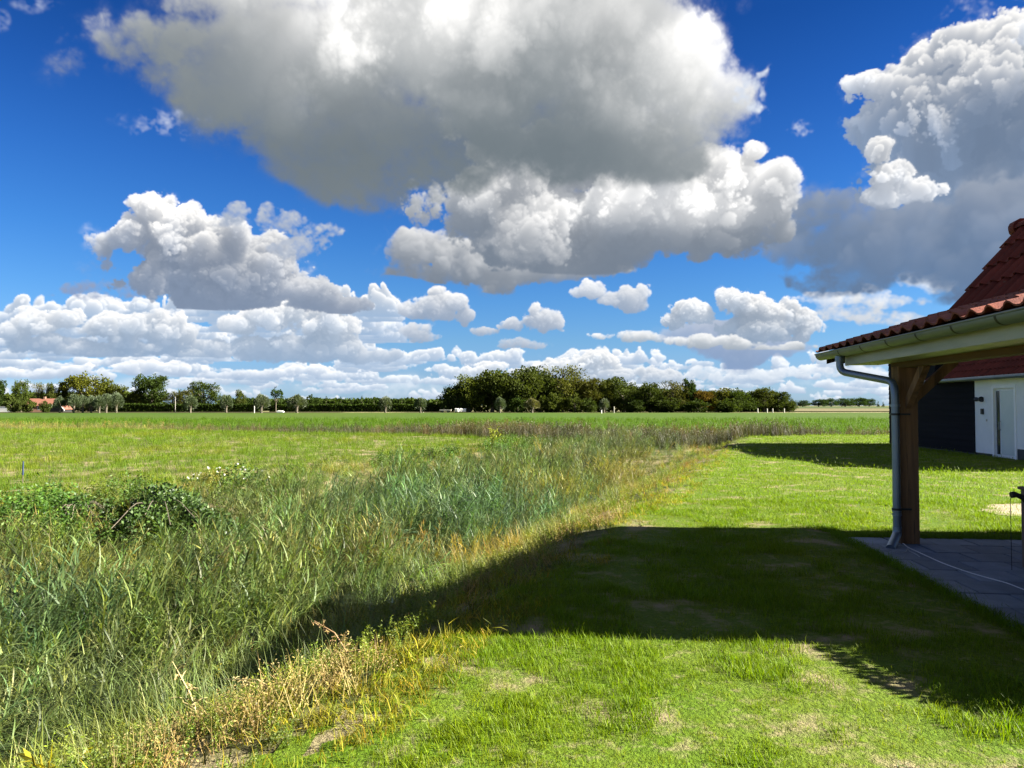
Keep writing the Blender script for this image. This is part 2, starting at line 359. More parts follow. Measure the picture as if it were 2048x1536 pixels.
def pmat(name, c1, c2, scale=4, rough=.8, bump=.2, metal=0, stretch=(1, 1, 1), lo=.35, hi=.65, detail=5, spec=.4, fine=0, coat=0, rv=(.86, 1.12), spots=None):
    m, t, out = new_mat(name)
    co = nd(t, 'ShaderNodeTexCoord').outputs['Object']
    mp = nd(t, 'ShaderNodeMapping', {0: co, 3: stretch})
    oi = nd(t, 'ShaderNodeObjectInfo')
    ad = nd(t, 'ShaderNodeVectorMath', {0: mp.outputs[0], 1: oi.outputs['Random']}, operation='ADD')
    ad2 = nd(t, 'ShaderNodeVectorMath', {0: ad.outputs[0]}, operation='ADD'); 
    n = nd(t, 'ShaderNodeTexNoise', {0: ad2.outputs[0], 'Scale': scale, 'Detail': detail, 'Roughness': .6})
    f = maprange(t, n.outputs[0], lo, hi)
    col = mixc(t, c1, c2, f)
    rv = maprange(t, oi.outputs['Random'], 0, 1, *rv)
    if spots:
        ns = nd(t, 'ShaderNodeTexNoise', {0: ad.outputs[0], 'Scale': spots[1], 'Detail': 6, 'Roughness': .7})
        col = mixc(t, col, spots[0], maprange(t, ns.outputs[0], spots[2], spots[2]+.08, 0, .85))
    vm = nd(t, 'ShaderNodeVectorMath', {0: col, 3: rv}, operation='SCALE')
    b = nd(t, 'ShaderNodeBsdfPrincipled', {'Base Color': vm.outputs[0], 'Roughness': rough, 'Metallic': metal, 'Specular IOR Level': spec, 'Coat Weight': coat})
    if bump:
        n2 = nd(t, 'ShaderNodeTexNoise', {0: ad2.outputs[0], 'Scale': scale*(fine or 6), 'Detail': 4, 'Roughness': .6})
        bp = nd(t, 'ShaderNodeBump', {'Strength': bump, 'Distance': .01, 'Height': n2.outputs[0]}); t.links.new(bp.outputs[0], b.inputs['Normal'])
    t.links.new(b.outputs[0], out.inputs[0]); return m
def leaf_mat(name, col, trans=.35, src='instance', var=.5, rough=.55, yellow=(1.5, 1.15, .6), gloss=.25):
    """thin leaf: reflects and lets light through; colour from the plant's own tint and a value per leaf"""
    m, t, out = new_mat(name)
    at = nd(t, 'ShaderNodeAttribute', attribute_name='v')
    if src == 'instance':
        tn = nd(t, 'ShaderNodeAttribute', attribute_name='tint', attribute_type='INSTANCER').outputs[0]
    else: tn = nd(t, 'ShaderNodeObjectInfo').outputs['Color']
    c = mixc(t, col, [q*w for q, w in zip(col, yellow)], at.outputs['Fac'])
    c = mixc(t, c, tn, 1.0, 'MULTIPLY')
    sc_ = maprange(t, at.outputs['Fac'], 0, 1, 1-var*.5, 1+var*.5)
    c = nd(t, 'ShaderNodeVectorMath', {0: c, 3: sc_}, operation='SCALE').outputs[0]
    b = nd(t, 'ShaderNodeBsdfPrincipled', {'Base Color': c, 'Roughness': rough, 'Specular IOR Level': gloss})
    tr = nd(t, 'ShaderNodeBsdfTranslucent', {0: mixc(t, c, (1.25, 1.3, .55), 1.0, 'MULTIPLY')})
    mx = nd(t, 'ShaderNodeMixShader', {0: trans, 1: b.outputs[0], 2: tr.outputs[0]})
    t.links.new(mx.outputs[0], out.inputs[0]); return m

# ------------------------------------------------------------------ the lie of the land
LA, LB = Vector((.0, 6.25)), Vector((7.25, 25.2)); LD = (LB-LA).normalized(); LN = Vector((-LD.y, LD.x))
_ph = nr.uniform(0, 6.28, 40)
def wob(x, y, L, k=0):
    return (np.sin(x/L+_ph[k])+np.sin(y/L*1.13+_ph[k+1])+np.sin((x+y)/L*.71+_ph[k+2])+np.sin((x-y)/L*1.31+_ph[k+3]))/4
def ditch_t(x, y):      # metres left of the lawn's edge
    return (x-LA.x)*LN.x+(y-LA.y)*LN.y
def cross_c(x, y): return y-(43+.42*np.maximum(0, 10-x))-wob(x, y, 9, 20)*.6
def height(x, y):
    x = np.asarray(x, float); y = np.asarray(y, float)
    t = ditch_t(x, y)+wob(x, y, 1.7, 0)*.18
    z = np.interp(t, [-1, 0, .6, 2.0, 3.4, 7.5, 10.2, 12], [0, 0, -.10, -.95, -1.28, -1.2, -.38, -.28])
    en = np.clip(((x-LA.x)*LD.x+(y-LA.y)*LD.y-22)/9, 0, 1); z = z*(1-en)+np.maximum(z, -.5)*en
    c = cross_c(x, y)
    z = np.where(c > -3, np.minimum(z, -.28+0*z)*np.clip((c+3)/3, 0, 1)+z*(1-np.clip((c+3)/3, 0, 1)), z)
    z = z - .5*np.exp(-(c/1.8)**2)
    z = np.where(c > 3, -.28, z)
    near = np.clip(1-np.hypot(x, y)/60, 0, 1)
    z = z + near*(wob(x, y, .62, 4)*.018+wob(x, y, 2.3, 8)*.025)*np.where(t < -.2, .8, 2.2)
    s_ = (x-3.07)*.9946-y*.1034; u_ = (x-3.07)*.1034+y*.9946
    pv = np.clip((s_+.25)/.3, 0, 1)*np.clip((u_-5.0)/.2, 0, 1)*np.clip((10.2-u_)/.3, 0, 1)*np.clip((5-s_)/.3, 0, 1)
    z = z*(1-pv)-.06*pv*np.where((s_ > .02)&(u_ < 9.03), 1, .15)
    d = np.hypot(x, y)
    z = z + np.clip((d-210)/500, 0, 1)*.22
    return z
def lawn_edge_mask(x, y): return ditch_t(x, y)+wob(x, y, .9, 12)*.16+wob(x, y, .27, 16)*.08
def noise2(x, y, L, seed):
    r = np.random.default_rng(seed); g = r.random((64, 64)); a = np.asarray(x)/L; b = np.asarray(y)/L
    i, j = np.floor(a).astype(int), np.floor(b).astype(int); u, w = a-i, b-j; u = u*u*(3-2*u); w = w*w*(3-2*w)
    G = lambda p, q: g[p % 64, q % 64]
    return (G(i,j)*(1-u)+G(i+1,j)*u)*(1-w)+(G(i,j+1)*(1-u)+G(i+1,j+1)*u)*w
def fb(x, y, L, seed): return noise2(x,y,L,seed)*.55+noise2(x,y,L/2.1,seed+1)*.3+noise2(x,y,L/4.3,seed+2)*.15

HOUSE0 = 3.07
def is_paved(x, y):
    s_ = (x-HOUSE0)*.9946-y*.1034; u_ = (x-HOUSE0)*.1034+y*.9946
    return ((s_ > .0)&(u_ < 9.05)&(s_ < 4.6)&(u_ > 5.15)) | ((s_ > 2.36)&(s_ < 4.6)&(u_ < 9.5)&(u_ > 5.15))
def ground_mat(name, cols, patch=3., fine=30., bump=.6, soil=None, soil_lo=.55, soil_hi=.62, streak=None):
    m, t, out = new_mat(name)
    co = nd(t, 'ShaderNodeTexCoord').outputs['Object']
    if streak: co = nd(t, 'ShaderNodeMapping', {0: co, 2: (0, 0, streak[0]), 3: (1, streak[1], 1)}).outputs[0]
    n1 = nd(t, 'ShaderNodeTexNoise', {0: co, 'Scale': 1/patch, 'Detail': 6, 'Roughness': .62})
    n2 = nd(t, 'ShaderNodeTexNoise', {0: co, 'Scale': fine, 'Detail': 4, 'Roughness': .7})
    n3 = nd(t, 'ShaderNodeTexNoise', {0: co, 'Scale': 1/(patch*7), 'Detail': 3})
    c = mixc(t, cols[0], cols[1], maprange(t, n1.outputs[0], .36, .62))
    c = mixc(t, c, cols[2], maprange(t, n3.outputs[0], .42, .66, 0, .8))
    c = mixc(t, c, [q*.45 for q in cols[0]], maprange(t, n2.outputs[0], .45, .72, 0, .7))
    if soil: 
        n4 = nd(t, 'ShaderNodeTexNoise', {0: co, 'Scale': 1.6/patch, 'Detail': 7, 'Roughness': .65})
        c = mixc(t, c, soil, maprange(t, n4.outputs[0], soil_lo, soil_hi))
        n5 = nd(t, 'ShaderNodeTexNoise', {0: co, 'Scale': 9, 'Detail': 5, 'Roughness': .7})
        c = mixc(t, c, soil, maprange(t, n5.outputs[0], .54, .68, 0, .6))
    b = nd(t, 'ShaderNodeBsdfPrincipled', {'Base Color': c, 'Roughness': .95, 'Specular IOR Level': .1})
    bp = nd(t, 'ShaderNodeBump', {'Strength': bump, 'Distance': .05, 'Height': n2.outputs[0]}); t.links.new(bp.outputs[0], b.inputs['Normal'])
    t.links.new(b.outputs[0], out.inputs[0]); return m

def axis(lo, hi, fine_lo, fine_hi, step, grow=1.18):
    a = list(np.arange(fine_lo, fine_hi+1e-6, step)); s = step; x = fine_hi
    while x < hi: s *= grow; x += s; a.append(min(x, hi))
    s = step; x = fine_lo; pre = []
    while x > lo: s *= grow; x -= s; pre.append(max(x, lo))
    return np.array(pre[::-1]+a)
def sheet(name, xs, ys, m, dz=0., keep=None, label=None):
    X, Y = np.meshgrid(xs, ys); Z = height(X, Y)+dz
    V = np.stack([X, Y, Z], -1).reshape(-1, 3); nx, ny = len(xs), len(ys)
    i = np.arange(ny-1)[:, None]*nx+np.arange(nx-1)[None]; F = np.stack([i, i+1, i+1+nx, i+nx], -1).reshape(-1, 4)
    if keep is not None:
        cx = (X[:-1, :-1]+X[1:, 1:])/2; cy = (Y[:-1, :-1]+Y[1:, 1:])/2; F = F[keep(cx, cy).ravel()]
    o = obj(name, mesh_np(name, V, F, [m], smooth=True)); tag(o, kind='structure')
    return o
SOIL = (.20, .165, .095)
m_ground = ground_mat('meadow ground', ((.042, .062, .012), (.062, .074, .018), (.052, .066, .014)), 2.2, 22, .8, soil=(.19, .155, .09), soil_lo=.45, soil_hi=.6)
m_lawn = ground_mat('lawn ground', ((.062, .118, .005), (.084, .124, .010), (.080, .114, .010)), 1.1, 34, .9, soil=SOIL, soil_lo=.52, soil_hi=.64)
m_field = ground_mat('green crop', ((.030, .064, .004), (.038, .072, .005), (.046, .072, .007)), 9, 6, .5, streak=(.3, .25))
xs = axis(-4000, 4000, -14, 14, .22); ys = axis(-300, 6000, 1.5, 36, .22)
sheet('ground', xs, ys, m_ground)
xl = np.arange(-3, 44, .25); yl = np.concatenate([np.arange(-4, 20, .25), np.arange(20, 45, .6)])
xl = np.concatenate([np.arange(-3, 5, .09), np.arange(5, 44, .25)]); yl = np.concatenate([np.arange(-1, 9, .09), np.arange(9, 20, .2), np.arange(20, 45, .6)])
sheet('lawn', xl, yl, m_lawn, .004, keep=lambda x, y: (lawn_edge_mask(x, y) < .05)&~is_paved(x, y)&(cross_c(x, y) < -2.6))
sheet('field', axis(-420, 420, -60, 60, 4, 1.3), np.concatenate([np.arange(30, 90, 1.5), np.arange(90, 200, 6)]), m_field, .004, keep=lambda x, y: (cross_c(x, y) > 2.2)&(y < 192+x*.02))
m_stub = ground_mat('stubble', ((.11, .095, .048), (.09, .085, .038), (.13, .115, .06)), 14, 3, .3, streak=(0, .2))
m_verge = ground_mat('rough verge', ((.06, .056, .025), (.045, .046, .018), (.08, .072, .036)), 5, 6, .4)
m_far = ground_mat('far meadow', ((.04, .058, .015), (.055, .072, .022), (.036, .055, .016)), 30, 2, .3, streak=(0, .2))
def flat(name, pts, z, m, label=None):
    me = bpy.data.meshes.new(name); me.from_pydata([(x, y, z) for x, y in pts], [], [tuple(range(len(pts)))]); me.materials.append(m)
    o = obj(name, me); return tag(o, kind='structure')
flat('stubble_field', [(60, 215), (420, 240), (900, 420), (160, 420)], -.05, m_stub)
flat('meadow', [(100, 424), (1100, 424), (2600, 1400), (240, 1400)], -.03, m_far)
flat('verge', [(-300, 186), (-45, 189), (-45, 204), (-300, 206)], -.2, m_verge)
m_water, t_, o_ = new_mat('ditch water')
b_ = nd(t_, 'ShaderNodeBsdfPrincipled', {'Base Color': (.01, .014, .008, 1), 'Roughness': .08, 'IOR': 1.33})
t_.links.new(b_.outputs[0], o_.inputs[0])
def strip(t0, t1, s0, s1): return [tuple(LA+LD*s+LN*t) for s, t in ((s0, t0), (s1, t0), (s1, t1), (s0, t1))]
flat('ditch_water', strip(2.6, 8.2, -9, 23), -1.12, m_water)

# ------------------------------------------------------------------ scattered ground cover
def blades(specs, nseg=2):
    """specs: rows of x y z azimuth length lean curl width value"""
    S = np.asarray(specs, float); n = len(S); x, y, z, az, L, lean, curl, w, val = S.T
    V = np.zeros((n, nseg+1, 2, 3)); px, pz = np.zeros(n), np.zeros(n); a = lean.copy()
    for k in range(nseg+1):
        f = k/nseg; ww = w*(1-f**2)*.5+w*.02
        cx, cy = x+px*np.cos(az), y+px*np.sin(az)
        for s_ in (0, 1):
            sg = -1 if s_ == 0 else 1
            V[:, k, s_, 0] = cx-np.sin(az)*ww*sg; V[:, k, s_, 1] = cy+np.cos(az)*ww*sg; V[:, k, s_, 2] = z+pz
        px = px+np.sin(a)*L/nseg; pz = pz+np.cos(a)*L/nseg; a = a+curl/nseg
    i = np.arange(n)[:, None]*(nseg+1)*2+np.arange(nseg)[None]*2
    F = np.stack([i, i+1, i+3, i+2], -1).reshape(-1, 4)
    return V.reshape(-1, 3), F, np.repeat(val, nseg)
def join(parts):
    V, F, A, k = [], [], [], 0
    for v, f, a in parts: V.append(v); F.append(f+k); A.append(a); k += len(v)
    return np.concatenate(V), np.concatenate(F), np.concatenate(A)
def leaves(P, D, size, val, asp=.45):
    """leaf quads (kite shaped) at P growing along D"""
    P = np.asarray(P, float); D = np.asarray(D, float); n = len(P)
    D /= np.linalg.norm(D, axis=1)[:, None]+1e-9
    r = nr.standard_normal((n, 3)); s_ = np.cross(D, r); s_ /= np.linalg.norm(s_, axis=1)[:, None]+1e-9
    size = np.broadcast_to(np.asarray(size, float), (n,))[:, None]
    nm = np.cross(D, s_)
    V = np.stack([P, P+D*size*.45+s_*size*asp*.5+nm*size*.05, P+D*size, P+D*size*.45-s_*size*asp*.5+nm*size*.05], 1)
    return V.reshape(-1, 3), np.arange(4*n).reshape(n, 4), np.broadcast_to(np.asarray(val, float), (n,)).copy()
def proto_set(name, meshes):
    c = bpy.data.collections.new(name)
    for k, me in enumerate(meshes): c.objects.link(bpy.data.objects.new(f'{name} {k:02d}', me))
    return c
def scatter(name, coll, P, rot, scl, pid, tint):
    n = len(P); me = bpy.data.meshes.new(name); me.vertices.add(n); me.vertices.foreach_set('co', np.asarray(P, np.float32).ravel())
    for k, typ, d, key in (('rot', 'FLOAT_VECTOR', rot, 'vector'), ('scl', 'FLOAT_VECTOR', scl, 'vector'), ('pid', 'INT', pid, 'value'), ('tint', 'FLOAT_COLOR', tint, 'color')):
        a = me.attributes.new(k, typ, 'POINT'); a.data.foreach_set(key, np.ascontiguousarray(d, np.int32 if typ == 'INT' else np.float32).ravel())
    o = obj(name, me); tag(o, kind='stuff')
    g = bpy.data.node_groups.new(name, 'GeometryNodeTree')
    g.interface.new_socket('Geometry', in_out='INPUT', socket_type='NodeSocketGeometry'); g.interface.new_socket('Geometry', in_out='OUTPUT', socket_type='NodeSocketGeometry')
    gi, go = g.nodes.new('NodeGroupInput'), g.nodes.new('NodeGroupOutput')
    ci = g.nodes.new('GeometryNodeCollectionInfo'); ci.inputs[0].default_value = coll; ci.inputs[1].default_value = True; ci.inputs[2].default_value = True
    ip = g.nodes.new('GeometryNodeInstanceOnPoints'); ip.inputs['Pick Instance'].default_value = True
    def at(k, typ):
        q = g.nodes.new('GeometryNodeInputNamedAttribute'); q.data_type = typ; q.inputs[0].default_value = k; return q.outputs[0]
    e = g.nodes.new('FunctionNodeEulerToRotation')
    g.links.new(gi.outputs[0], ip.inputs['Points']); g.links.new(ci.outputs[0], ip.inputs['Instance'])
    g.links.new(at('pid', 'INT'), ip.inputs['Instance Index']); g.links.new(at('rot', 'FLOAT_VECTOR'), e.inputs[0]); g.links.new(e.outputs[0], ip.inputs['Rotation'])
    g.links.new(at('scl', 'FLOAT_VECTOR'), ip.inputs['Scale']); g.links.new(ip.outputs[0], go.inputs[0])
    md = o.modifiers.new('scatter', 'NODES'); md.node_group = g
    return o
def pts(x0, x1, y0, y1, dens, keep):
    """random points seen from round the photograph's place, thinner with distance (dens: metres -> per square metre)"""
    out = []
    edges = [y0]
    while edges[-1] < y1: edges.append(min(y1, edges[-1]*1.22+.3))
    for a, b in zip(edges, edges[1:]):
        xa, xb = max(x0, -b*.80-1.2), min(x1, b*.80+1.2)
        if xb <= xa: continue
        n = int((b-a)*(xb-xa)*dens((a+b)/2)); x = nr.uniform(xa, xb, n); y = nr.uniform(a, b, n); k = keep(x, y)
        out.append(np.stack([x[k], y[k]], 1))
    P = np.concatenate(out); return P[:, 0], P[:, 1]
def put(name, coll, nprot, x, y, scale, tint, lean=.12, zoff=0., wind=None, sz=None):
    n = len(x); z = height(x, y)+zoff
    rot = np.stack([nr.normal(0, lean, n), nr.normal(0, lean, n), nr.uniform(0, 6.28, n) if wind is None else nr.normal(0, wind, n)], 1)
    s = scale if hasattr(scale, 'shape') else np.full(n, scale)
    s = s*nr.uniform(.75, 1.3, n); S = np.stack([s, s, s*(sz if sz is not None else 1)*nr.uniform(.8, 1.2, n)], 1)
    T = np.concatenate([tint, np.ones((n, 1))], 1)
    return scatter(name, coll, np.stack([x, y, z], 1), rot, S, nr.integers(0, nprot, n), T)
U = nr.uniform; Nn = nr.normal
m_grass = leaf_mat('grass blade', (.080, .154, .002), .42, var=.5, yellow=(1.4, 1.08, .9), gloss=.16)
m_reed = leaf_mat('reed leaf', (.072, .112, .040), .35, var=.6, yellow=(1.35, 1.1, .8), gloss=.4)
m_weed = leaf_mat('weed leaf', (.066, .098, .020), .35, var=.6, yellow=(1.35, 1.15, .7), gloss=.3)
m_dry = leaf_mat('dry stalk', (.165, .138, .062), .15, var=.8, yellow=(1.1, 1.0, .8), gloss=.2)
def tuft(n, spread, L, lean, curl, w, seg=2, m=None, name='tuft'):
    S = [(Nn(0, spread), Nn(0, spread), -.01, U(0, 6.28), U(*L), abs(Nn(*lean)), U(*curl), U(*w), U()) for _ in range(n)]
    V, F, A = blades(S, seg); return mesh_np(name, V, F, [m], fattr=A)
lawn_tufts = proto_set('lawn tuft', [tuft(20, .04, (.030, .078), (.35, .3), (.2, 1.4), (.0024, .0046), 2, m_grass) for _ in range(6)])
lawn_mats = proto_set('lawn mat', [tuft(40, .17, (.03, .07), (.4, .3), (.2, 1.2), (.005, .009), 2, m_grass) for _ in range(5)])
long_tufts = proto_set('long grass', [tuft(34, .10, (.30, .75), (.25, .22), (.3, 1.7), (.005, .011), 4, m_reed) for _ in range(6)])
meadow_tufts = proto_set('meadow tuft', [tuft(26, .12, (.12, .30), (.35, .3), (.2, 1.2), (.006, .012), 2, m_grass) for _ in range(5)])
def reed(hh, lean0=.22):
    """one leaning reed: a stem with long drooping leaves thrown downwind"""
    n = 14; a = abs(Nn(lean0, .12)); cur = U(.15, .45); P = [np.array([0, 0, -.1])]
    for k in range(n):
        P.append(P[-1]+np.array([math.sin(a), Nn(0, .01), math.cos(a)])*(hh/n)); a += cur/n
    parts = [blades([(0, 0, -.1, Nn(0, .2), hh*1.0, abs(lean0), cur, .010, .3)], 5)]
    for k in [j/1.6 for j in range(5, int(n*1.6))]:
        q = P[int(k)]; az = Nn(0, .75) if U() < .75 else U(0, 6.28); 
        parts.append(blades([(q[0], q[1], q[2], az, U(.28, .52)*hh/1.2*(1.1-.35*k/n), U(.35, .95), U(.5, 1.5), U(.009, .019), U())], 4))
    return join(parts)
def reed_clump(n, hh):
    parts = []
    for _ in range(n):
        V, F, A = reed(U(.7, 1.15)*hh, U(.15, .5)); dx, dy = Nn(0, .10), Nn(0, .10); c, s = math.cos(q := Nn(0, .35)), math.sin(q)
        V = np.stack([V[:, 0]*c-V[:, 1]*s+dx, V[:, 0]*s+V[:, 1]*c+dy, V[:, 2]], 1); parts.append((V, F, A))
    V, F, A = join(parts); return mesh_np('reed', V, F, [m_reed], fattr=A)
reed_set = proto_set('reed clump', [reed_clump(4, 1.15) for _ in range(7)])
def herb(nst, h, leaf, nl, m, fl=None, spread=.08, drop=.3):
    parts = []
    for _ in range(nst):
        az, le = U(0, 6.28), abs(Nn(.25, .2)); L = U(.6, 1.)*h; bx, by = Nn(0, spread), Nn(0, spread)
        parts.append(blades([(bx, by, -.02, az, L, le, .2, .006, .9)], 3))
        k = nl; t = U(.15, 1, k); d = np.array([math.sin(le)*math.cos(az), math.sin(le)*math.sin(az), math.cos(le)])
        P = np.array([bx, by, 0])+d*(t*L)[:, None]; D = nr.standard_normal((k, 3))*[1, 1, .5]+[0, 0, .1-drop*.5]
        parts.append(leaves(P, D, U(.6, 1.2, k)*leaf*(1.2-.5*t), U(0, 1, k)))
    V, F, A = join(parts); return mesh_np('herb', V, F, [m], fattr=A)
herb_set = proto_set('herb', [herb(8, U(.28, .5), .05, 18, m_weed) for _ in range(6)])
dry_set = proto_set('dry weed', [herb(15, U(.3, .55), .03, 7, m_dry, drop=.6) for _ in range(5)])
def plume(n, h):
    S = [(Nn(0, .12), Nn(0, .12), -.05, Nn(0, 1.4), U(.7, 1.1)*h, abs(Nn(.06, .1)), U(0, .5), U(.010, .02), U()) for _ in range(n)]
    parts = [blades(S, 3)]
    for s_ in S[::3]: 
        k = 5; parts.append(leaves(np.array([s_[0], s_[1], 0])+[[0, 0, s_[4]*(.82+.03*j)] for j in range(k)], nr.standard_normal((k, 3))*.5+[.4, 0, .7], .09, U(.5, 1, k), .3))
    V, F, A = join(parts); return mesh_np('plume', V, F, [m_reed], fattr=A)
plume_set = proto_set('reed stand', [plume(20, 1.05) for _ in range(5)])

def tcol(x, y, base, var=.12, patch=None):
    n = len(x); c = np.tile(np.array(base, float), (n, 1))
    if patch is not None:
        for w, col in patch: c = c*(1-w[:, None])+np.array(col)*w[:, None]
    return c*(1+Nn(0, var, n))[:, None]*(1+Nn(0, var*.3, (n, 3)))
sm = lambda a, b, v: np.clip((v-a)/(b-a), 0, 1)
def sand_patch(x, y): return sm(1.0, .75, np.hypot((x-8.6)/1.75, (y-11.1)/1.0)+.35*(fb(x, y, .7, 61)-.5))
def bare(x, y):
    b = .9*sm(.50, .68, fb(x, y, .55, 71)+.12*sm(2.6, 0, y-3-x*.6)+.12*sm(-.9, .1, ditch_t(x, y)))
    e = sm(.9, .15, np.abs((x-HOUSE0)*.9946-y*.1034+.35)/.5)*sm(9.5, 8.5, y)*sm(.35, .5, fb(x, y, .6, 75))
    return np.clip(b+e*.7, 0, 1)
# lawn close by, then farther out
kl = lambda x, y: (lawn_edge_mask(x, y) < .12)&~is_paved(x, y)&(U(0, 1, len(x)) > .93*bare(x, y))&(U(0, 1, len(x)) > .8*sm(.50, .62, fb(x, y, .16, 85))*sm(9, 4, y)*sm(.35, .6, fb(x, y, 1.1, 87)))&(U(0, 1, len(x)) > sand_patch(x, y))
x, y = pts(-2, 14, 2.2, 12.5, lambda d: 900*min(1, (4.5/d)**1.05), kl)
b = bare(x, y); yl_ = sm(.4, .75, fb(x, y, 1.6, 81))
put('lawn_grass', lawn_tufts, 6, x, y, (.68+.5*sm(.4, .8, fb(x, y, .35, 83)))*(1-.35*b)*(1+.02*y), tcol(x, y, (1, 1, 1), .13, [(yl_*.5, (1.3, 1.06, 1.1)), (b*.6, (1.6, 1.12, 3))]))
x, y = pts(0, 40, 10, 45, lambda d: 42*min(1, (14/d)**1.1), lambda x, y: kl(x, y)&(cross_c(x, y) < -2.3))
yl_ = sm(.4, .75, fb(x, y, 3, 81))
put('mown_lawn_grass', lawn_mats, 5, x, y, .72+.014*y, tcol(x, y, (1.1, 1.08, 1), .1, [(yl_*.5, (1.25, 1.02, 1.1))]))
# meadow left of the ditch
x, y = pts(-50, 10, 9, 58, lambda d: 20*min(1, (16/d)**1.3), lambda x, y: (ditch_t(x, y) > 9.6)&(cross_c(x, y) < -.5))
yl_ = sm(.45, .68, fb(x, y*.6, 4, 91)); br = sm(.62, .75, fb(x, y*.4, 3, 95))
put('meadow_grass', meadow_tufts, 5, x, y, .45+.012*y, tcol(x, y, (.78, .80, 3), .14, [(yl_*.5, (1.1, .88, 4)), (br*.4, (1.35, .88, 5))]), .2)
# bright field past the cross ditch
x, y = pts(-80, 80, 40, 100, lambda d: 2.6*min(1, (50/d)**2), lambda x, y: cross_c(x, y) > 2)
put('field_grass', meadow_tufts, 5, x, y, 1.1+.008*y, tcol(x, y, (.52, .62, 1.5), .08), .2)
# reeds filling the ditch
def zone(x, y):
    t = ditch_t(x, y); return t
gap = lambda x, y: sm(.62, .72, fb(x, y, 2.3, 33))
x, y = pts(-40, 12, 2.4, 44, lambda d: 24*min(1, (7/d)**.85), lambda x, y: (zone(x, y) > 2.9)&(zone(x, y) < 9.6)&(U(0, 1, len(x)) > .6*gap(x, y))&(U(0, 1, len(x)) < .12+sm(2.9, 4.4, zone(x, y)))&(cross_c(x, y) < 1))
t_z = zone(x, y); g = fb(x, y, 3.5, 35)
gold = sm(.38, .58, fb(x, y, 2.2, 37))*sm(7, 10, y)*sm(5.6, 3.8, t_z); gold2 = sm(.45, .65, fb(x, y, 1.7, 39))*sm(6.5, 8.5, t_z)*.7*sm(16, 11, y)
put('reeds', reed_set, 7, x, y, (.50+.14*sm(.5, .7, fb(x, y, 1.5, 30))+.36*sm(3, 4.8, t_z)*(1-.5*sm(6.0, 7.5, t_z)*sm(16, 11, y))-.28*sm(7.5, 9.5, t_z))*(.72+.6*fb(x, y, 2.2, 31))*(1-.15*sm(18, 36, y)), tcol(x, y, (.78, 1.0, 1.35), .28, [(sm(.35, .6, g)*.8, (1.12, 1.1, .85)), (sm(.6, .75, fb(x, y, 1.4, 34))*.8, (1.9, 1.25, 1.3)), (gold, (2.3, 1.35, .8)), (gold2, (1.9, 1.2, .7)), (sm(22, 40, y)*.55, (1.3, 1.1, 1.3))]), .22, -.02, wind=.75)
# long grass on both banks and between the reeds
x, y = pts(-45, 14, 2.2, 44, lambda d: 30*min(1, (6/d)**.95), lambda x, y: (zone(x, y) > 1.1)&(zone(x, y) < 11.0)&(U(0, 1, len(x)) < .35+.65*(np.abs(zone(x, y)-5.8) > 3.0))&(cross_c(x, y) < 1))
t_z = zone(x, y); g = fb(x, y, 2.0, 45)
gold = sm(.42, .6, fb(x, y, 1.8, 47))*np.maximum(sm(7, 11, y)*sm(4.5, 2.5, t_z), sm(8, 9.5, t_z)*.6)
put('long_grass', long_tufts, 6, x, y, (.42+.30*sm(1.2, 3, t_z)*sm(10, 7.5, t_z))*(.6+.8*fb(x, y, 1.3, 43)), tcol(x, y, (1.15, 1.15, .95), .22, [(sm(.35, .6, g)*.6, (1.5, 1.3, .7)), (sm(.55, .7, fb(x, y, 1.0, 46))*.7, (2.1, 1.5, 1.0)), (gold, (2.6, 1.4, .75))]), .22)
# low weeds and dry stalks along the lawn's edge
x, y = pts(-14, 12, 2.2, 36, lambda d: 60*min(1, (4.5/d)**1.1), lambda x, y: (zone(x, y) > .0)&(zone(x, y) < 2.9)&(U(0, 1, len(x)) < .35+.65*sm(.35, .6, fb(x, y, .8, 51))))
t_z = zone(x, y); g = fb(x, y, 1.2, 53)
put('bank_weeds', herb_set, 6, x, y, (.26+.40*sm(.2, 1.6, t_z)), tcol(x, y, (1.1, 1.2, .9), .2, [(sm(.4, .65, g)*.8, (1.7, 1.5, .8)), (sm(.6, .8, fb(x, y, .7, 55))*.5, (2.0, 1.5, 1.2))]), .3)
x, y = pts(-8, 12, 2.2, 26, lambda d: 260*min(1, (4.5/d)**1.1), lambda x, y: (np.abs(lawn_edge_mask(x, y)-.35) < .75)&(U(0, 1, len(x)) < sm(.3, .6, fb(x, y, .5, 89))))
put('straw', lawn_tufts, 6, x, y, .9+.8*U(0, 1, len(x)), tcol(x, y, (2.0, 1.0, 9), .3, [(U(0, 1, len(x))**2, (1.0, .8, 3))]), .35)
x, y = pts(3, 7, 5.0, 9.6, lambda d: 900, lambda x, y: (np.abs((x-HOUSE0)*.9946-y*.1034+.02) < .09)|((np.abs((x-HOUSE0)*.1034+y*.9946-9.1) < .09)&(x > 4)))
put('edge_grass', lawn_tufts, 6, x, y, .4+.6*U(0, 1, len(x)), tcol(x, y, (.9, .95, 1), .15), .45, .03)
x, y = pts(-14, 12, 2.2, 30, lambda d: 34*min(1, (4.5/d)**1.1), lambda x, y: (zone(x, y) > .1)&(zone(x, y) < 3.2)&(U(0, 1, len(x)) < sm(.4, .62, fb(x, y, 1.1, 57))))
put('dry_weeds', dry_set, 5, x, y, .6+0*x, tcol(x, y, (1, .95, .9), .2, [(sm(.5, .8, fb(x, y, .8, 59)), (.85, .62, .6))]), .35)
x, y = pts(-40, 6, 9, 44, lambda d: 6*min(1, (12/d)**1.1), lambda x, y: (zone(x, y) > 8.2)&(zone(x, y) < 11.6))
put('far_bank_weeds', herb_set, 6, x, y, .9+0*x, tcol(x, y, (.8, .95, .8), .2, [(sm(.5, .7, fb(x, y, 1.5, 53))*.8, (1.9, 1.3, .7))]), .3)
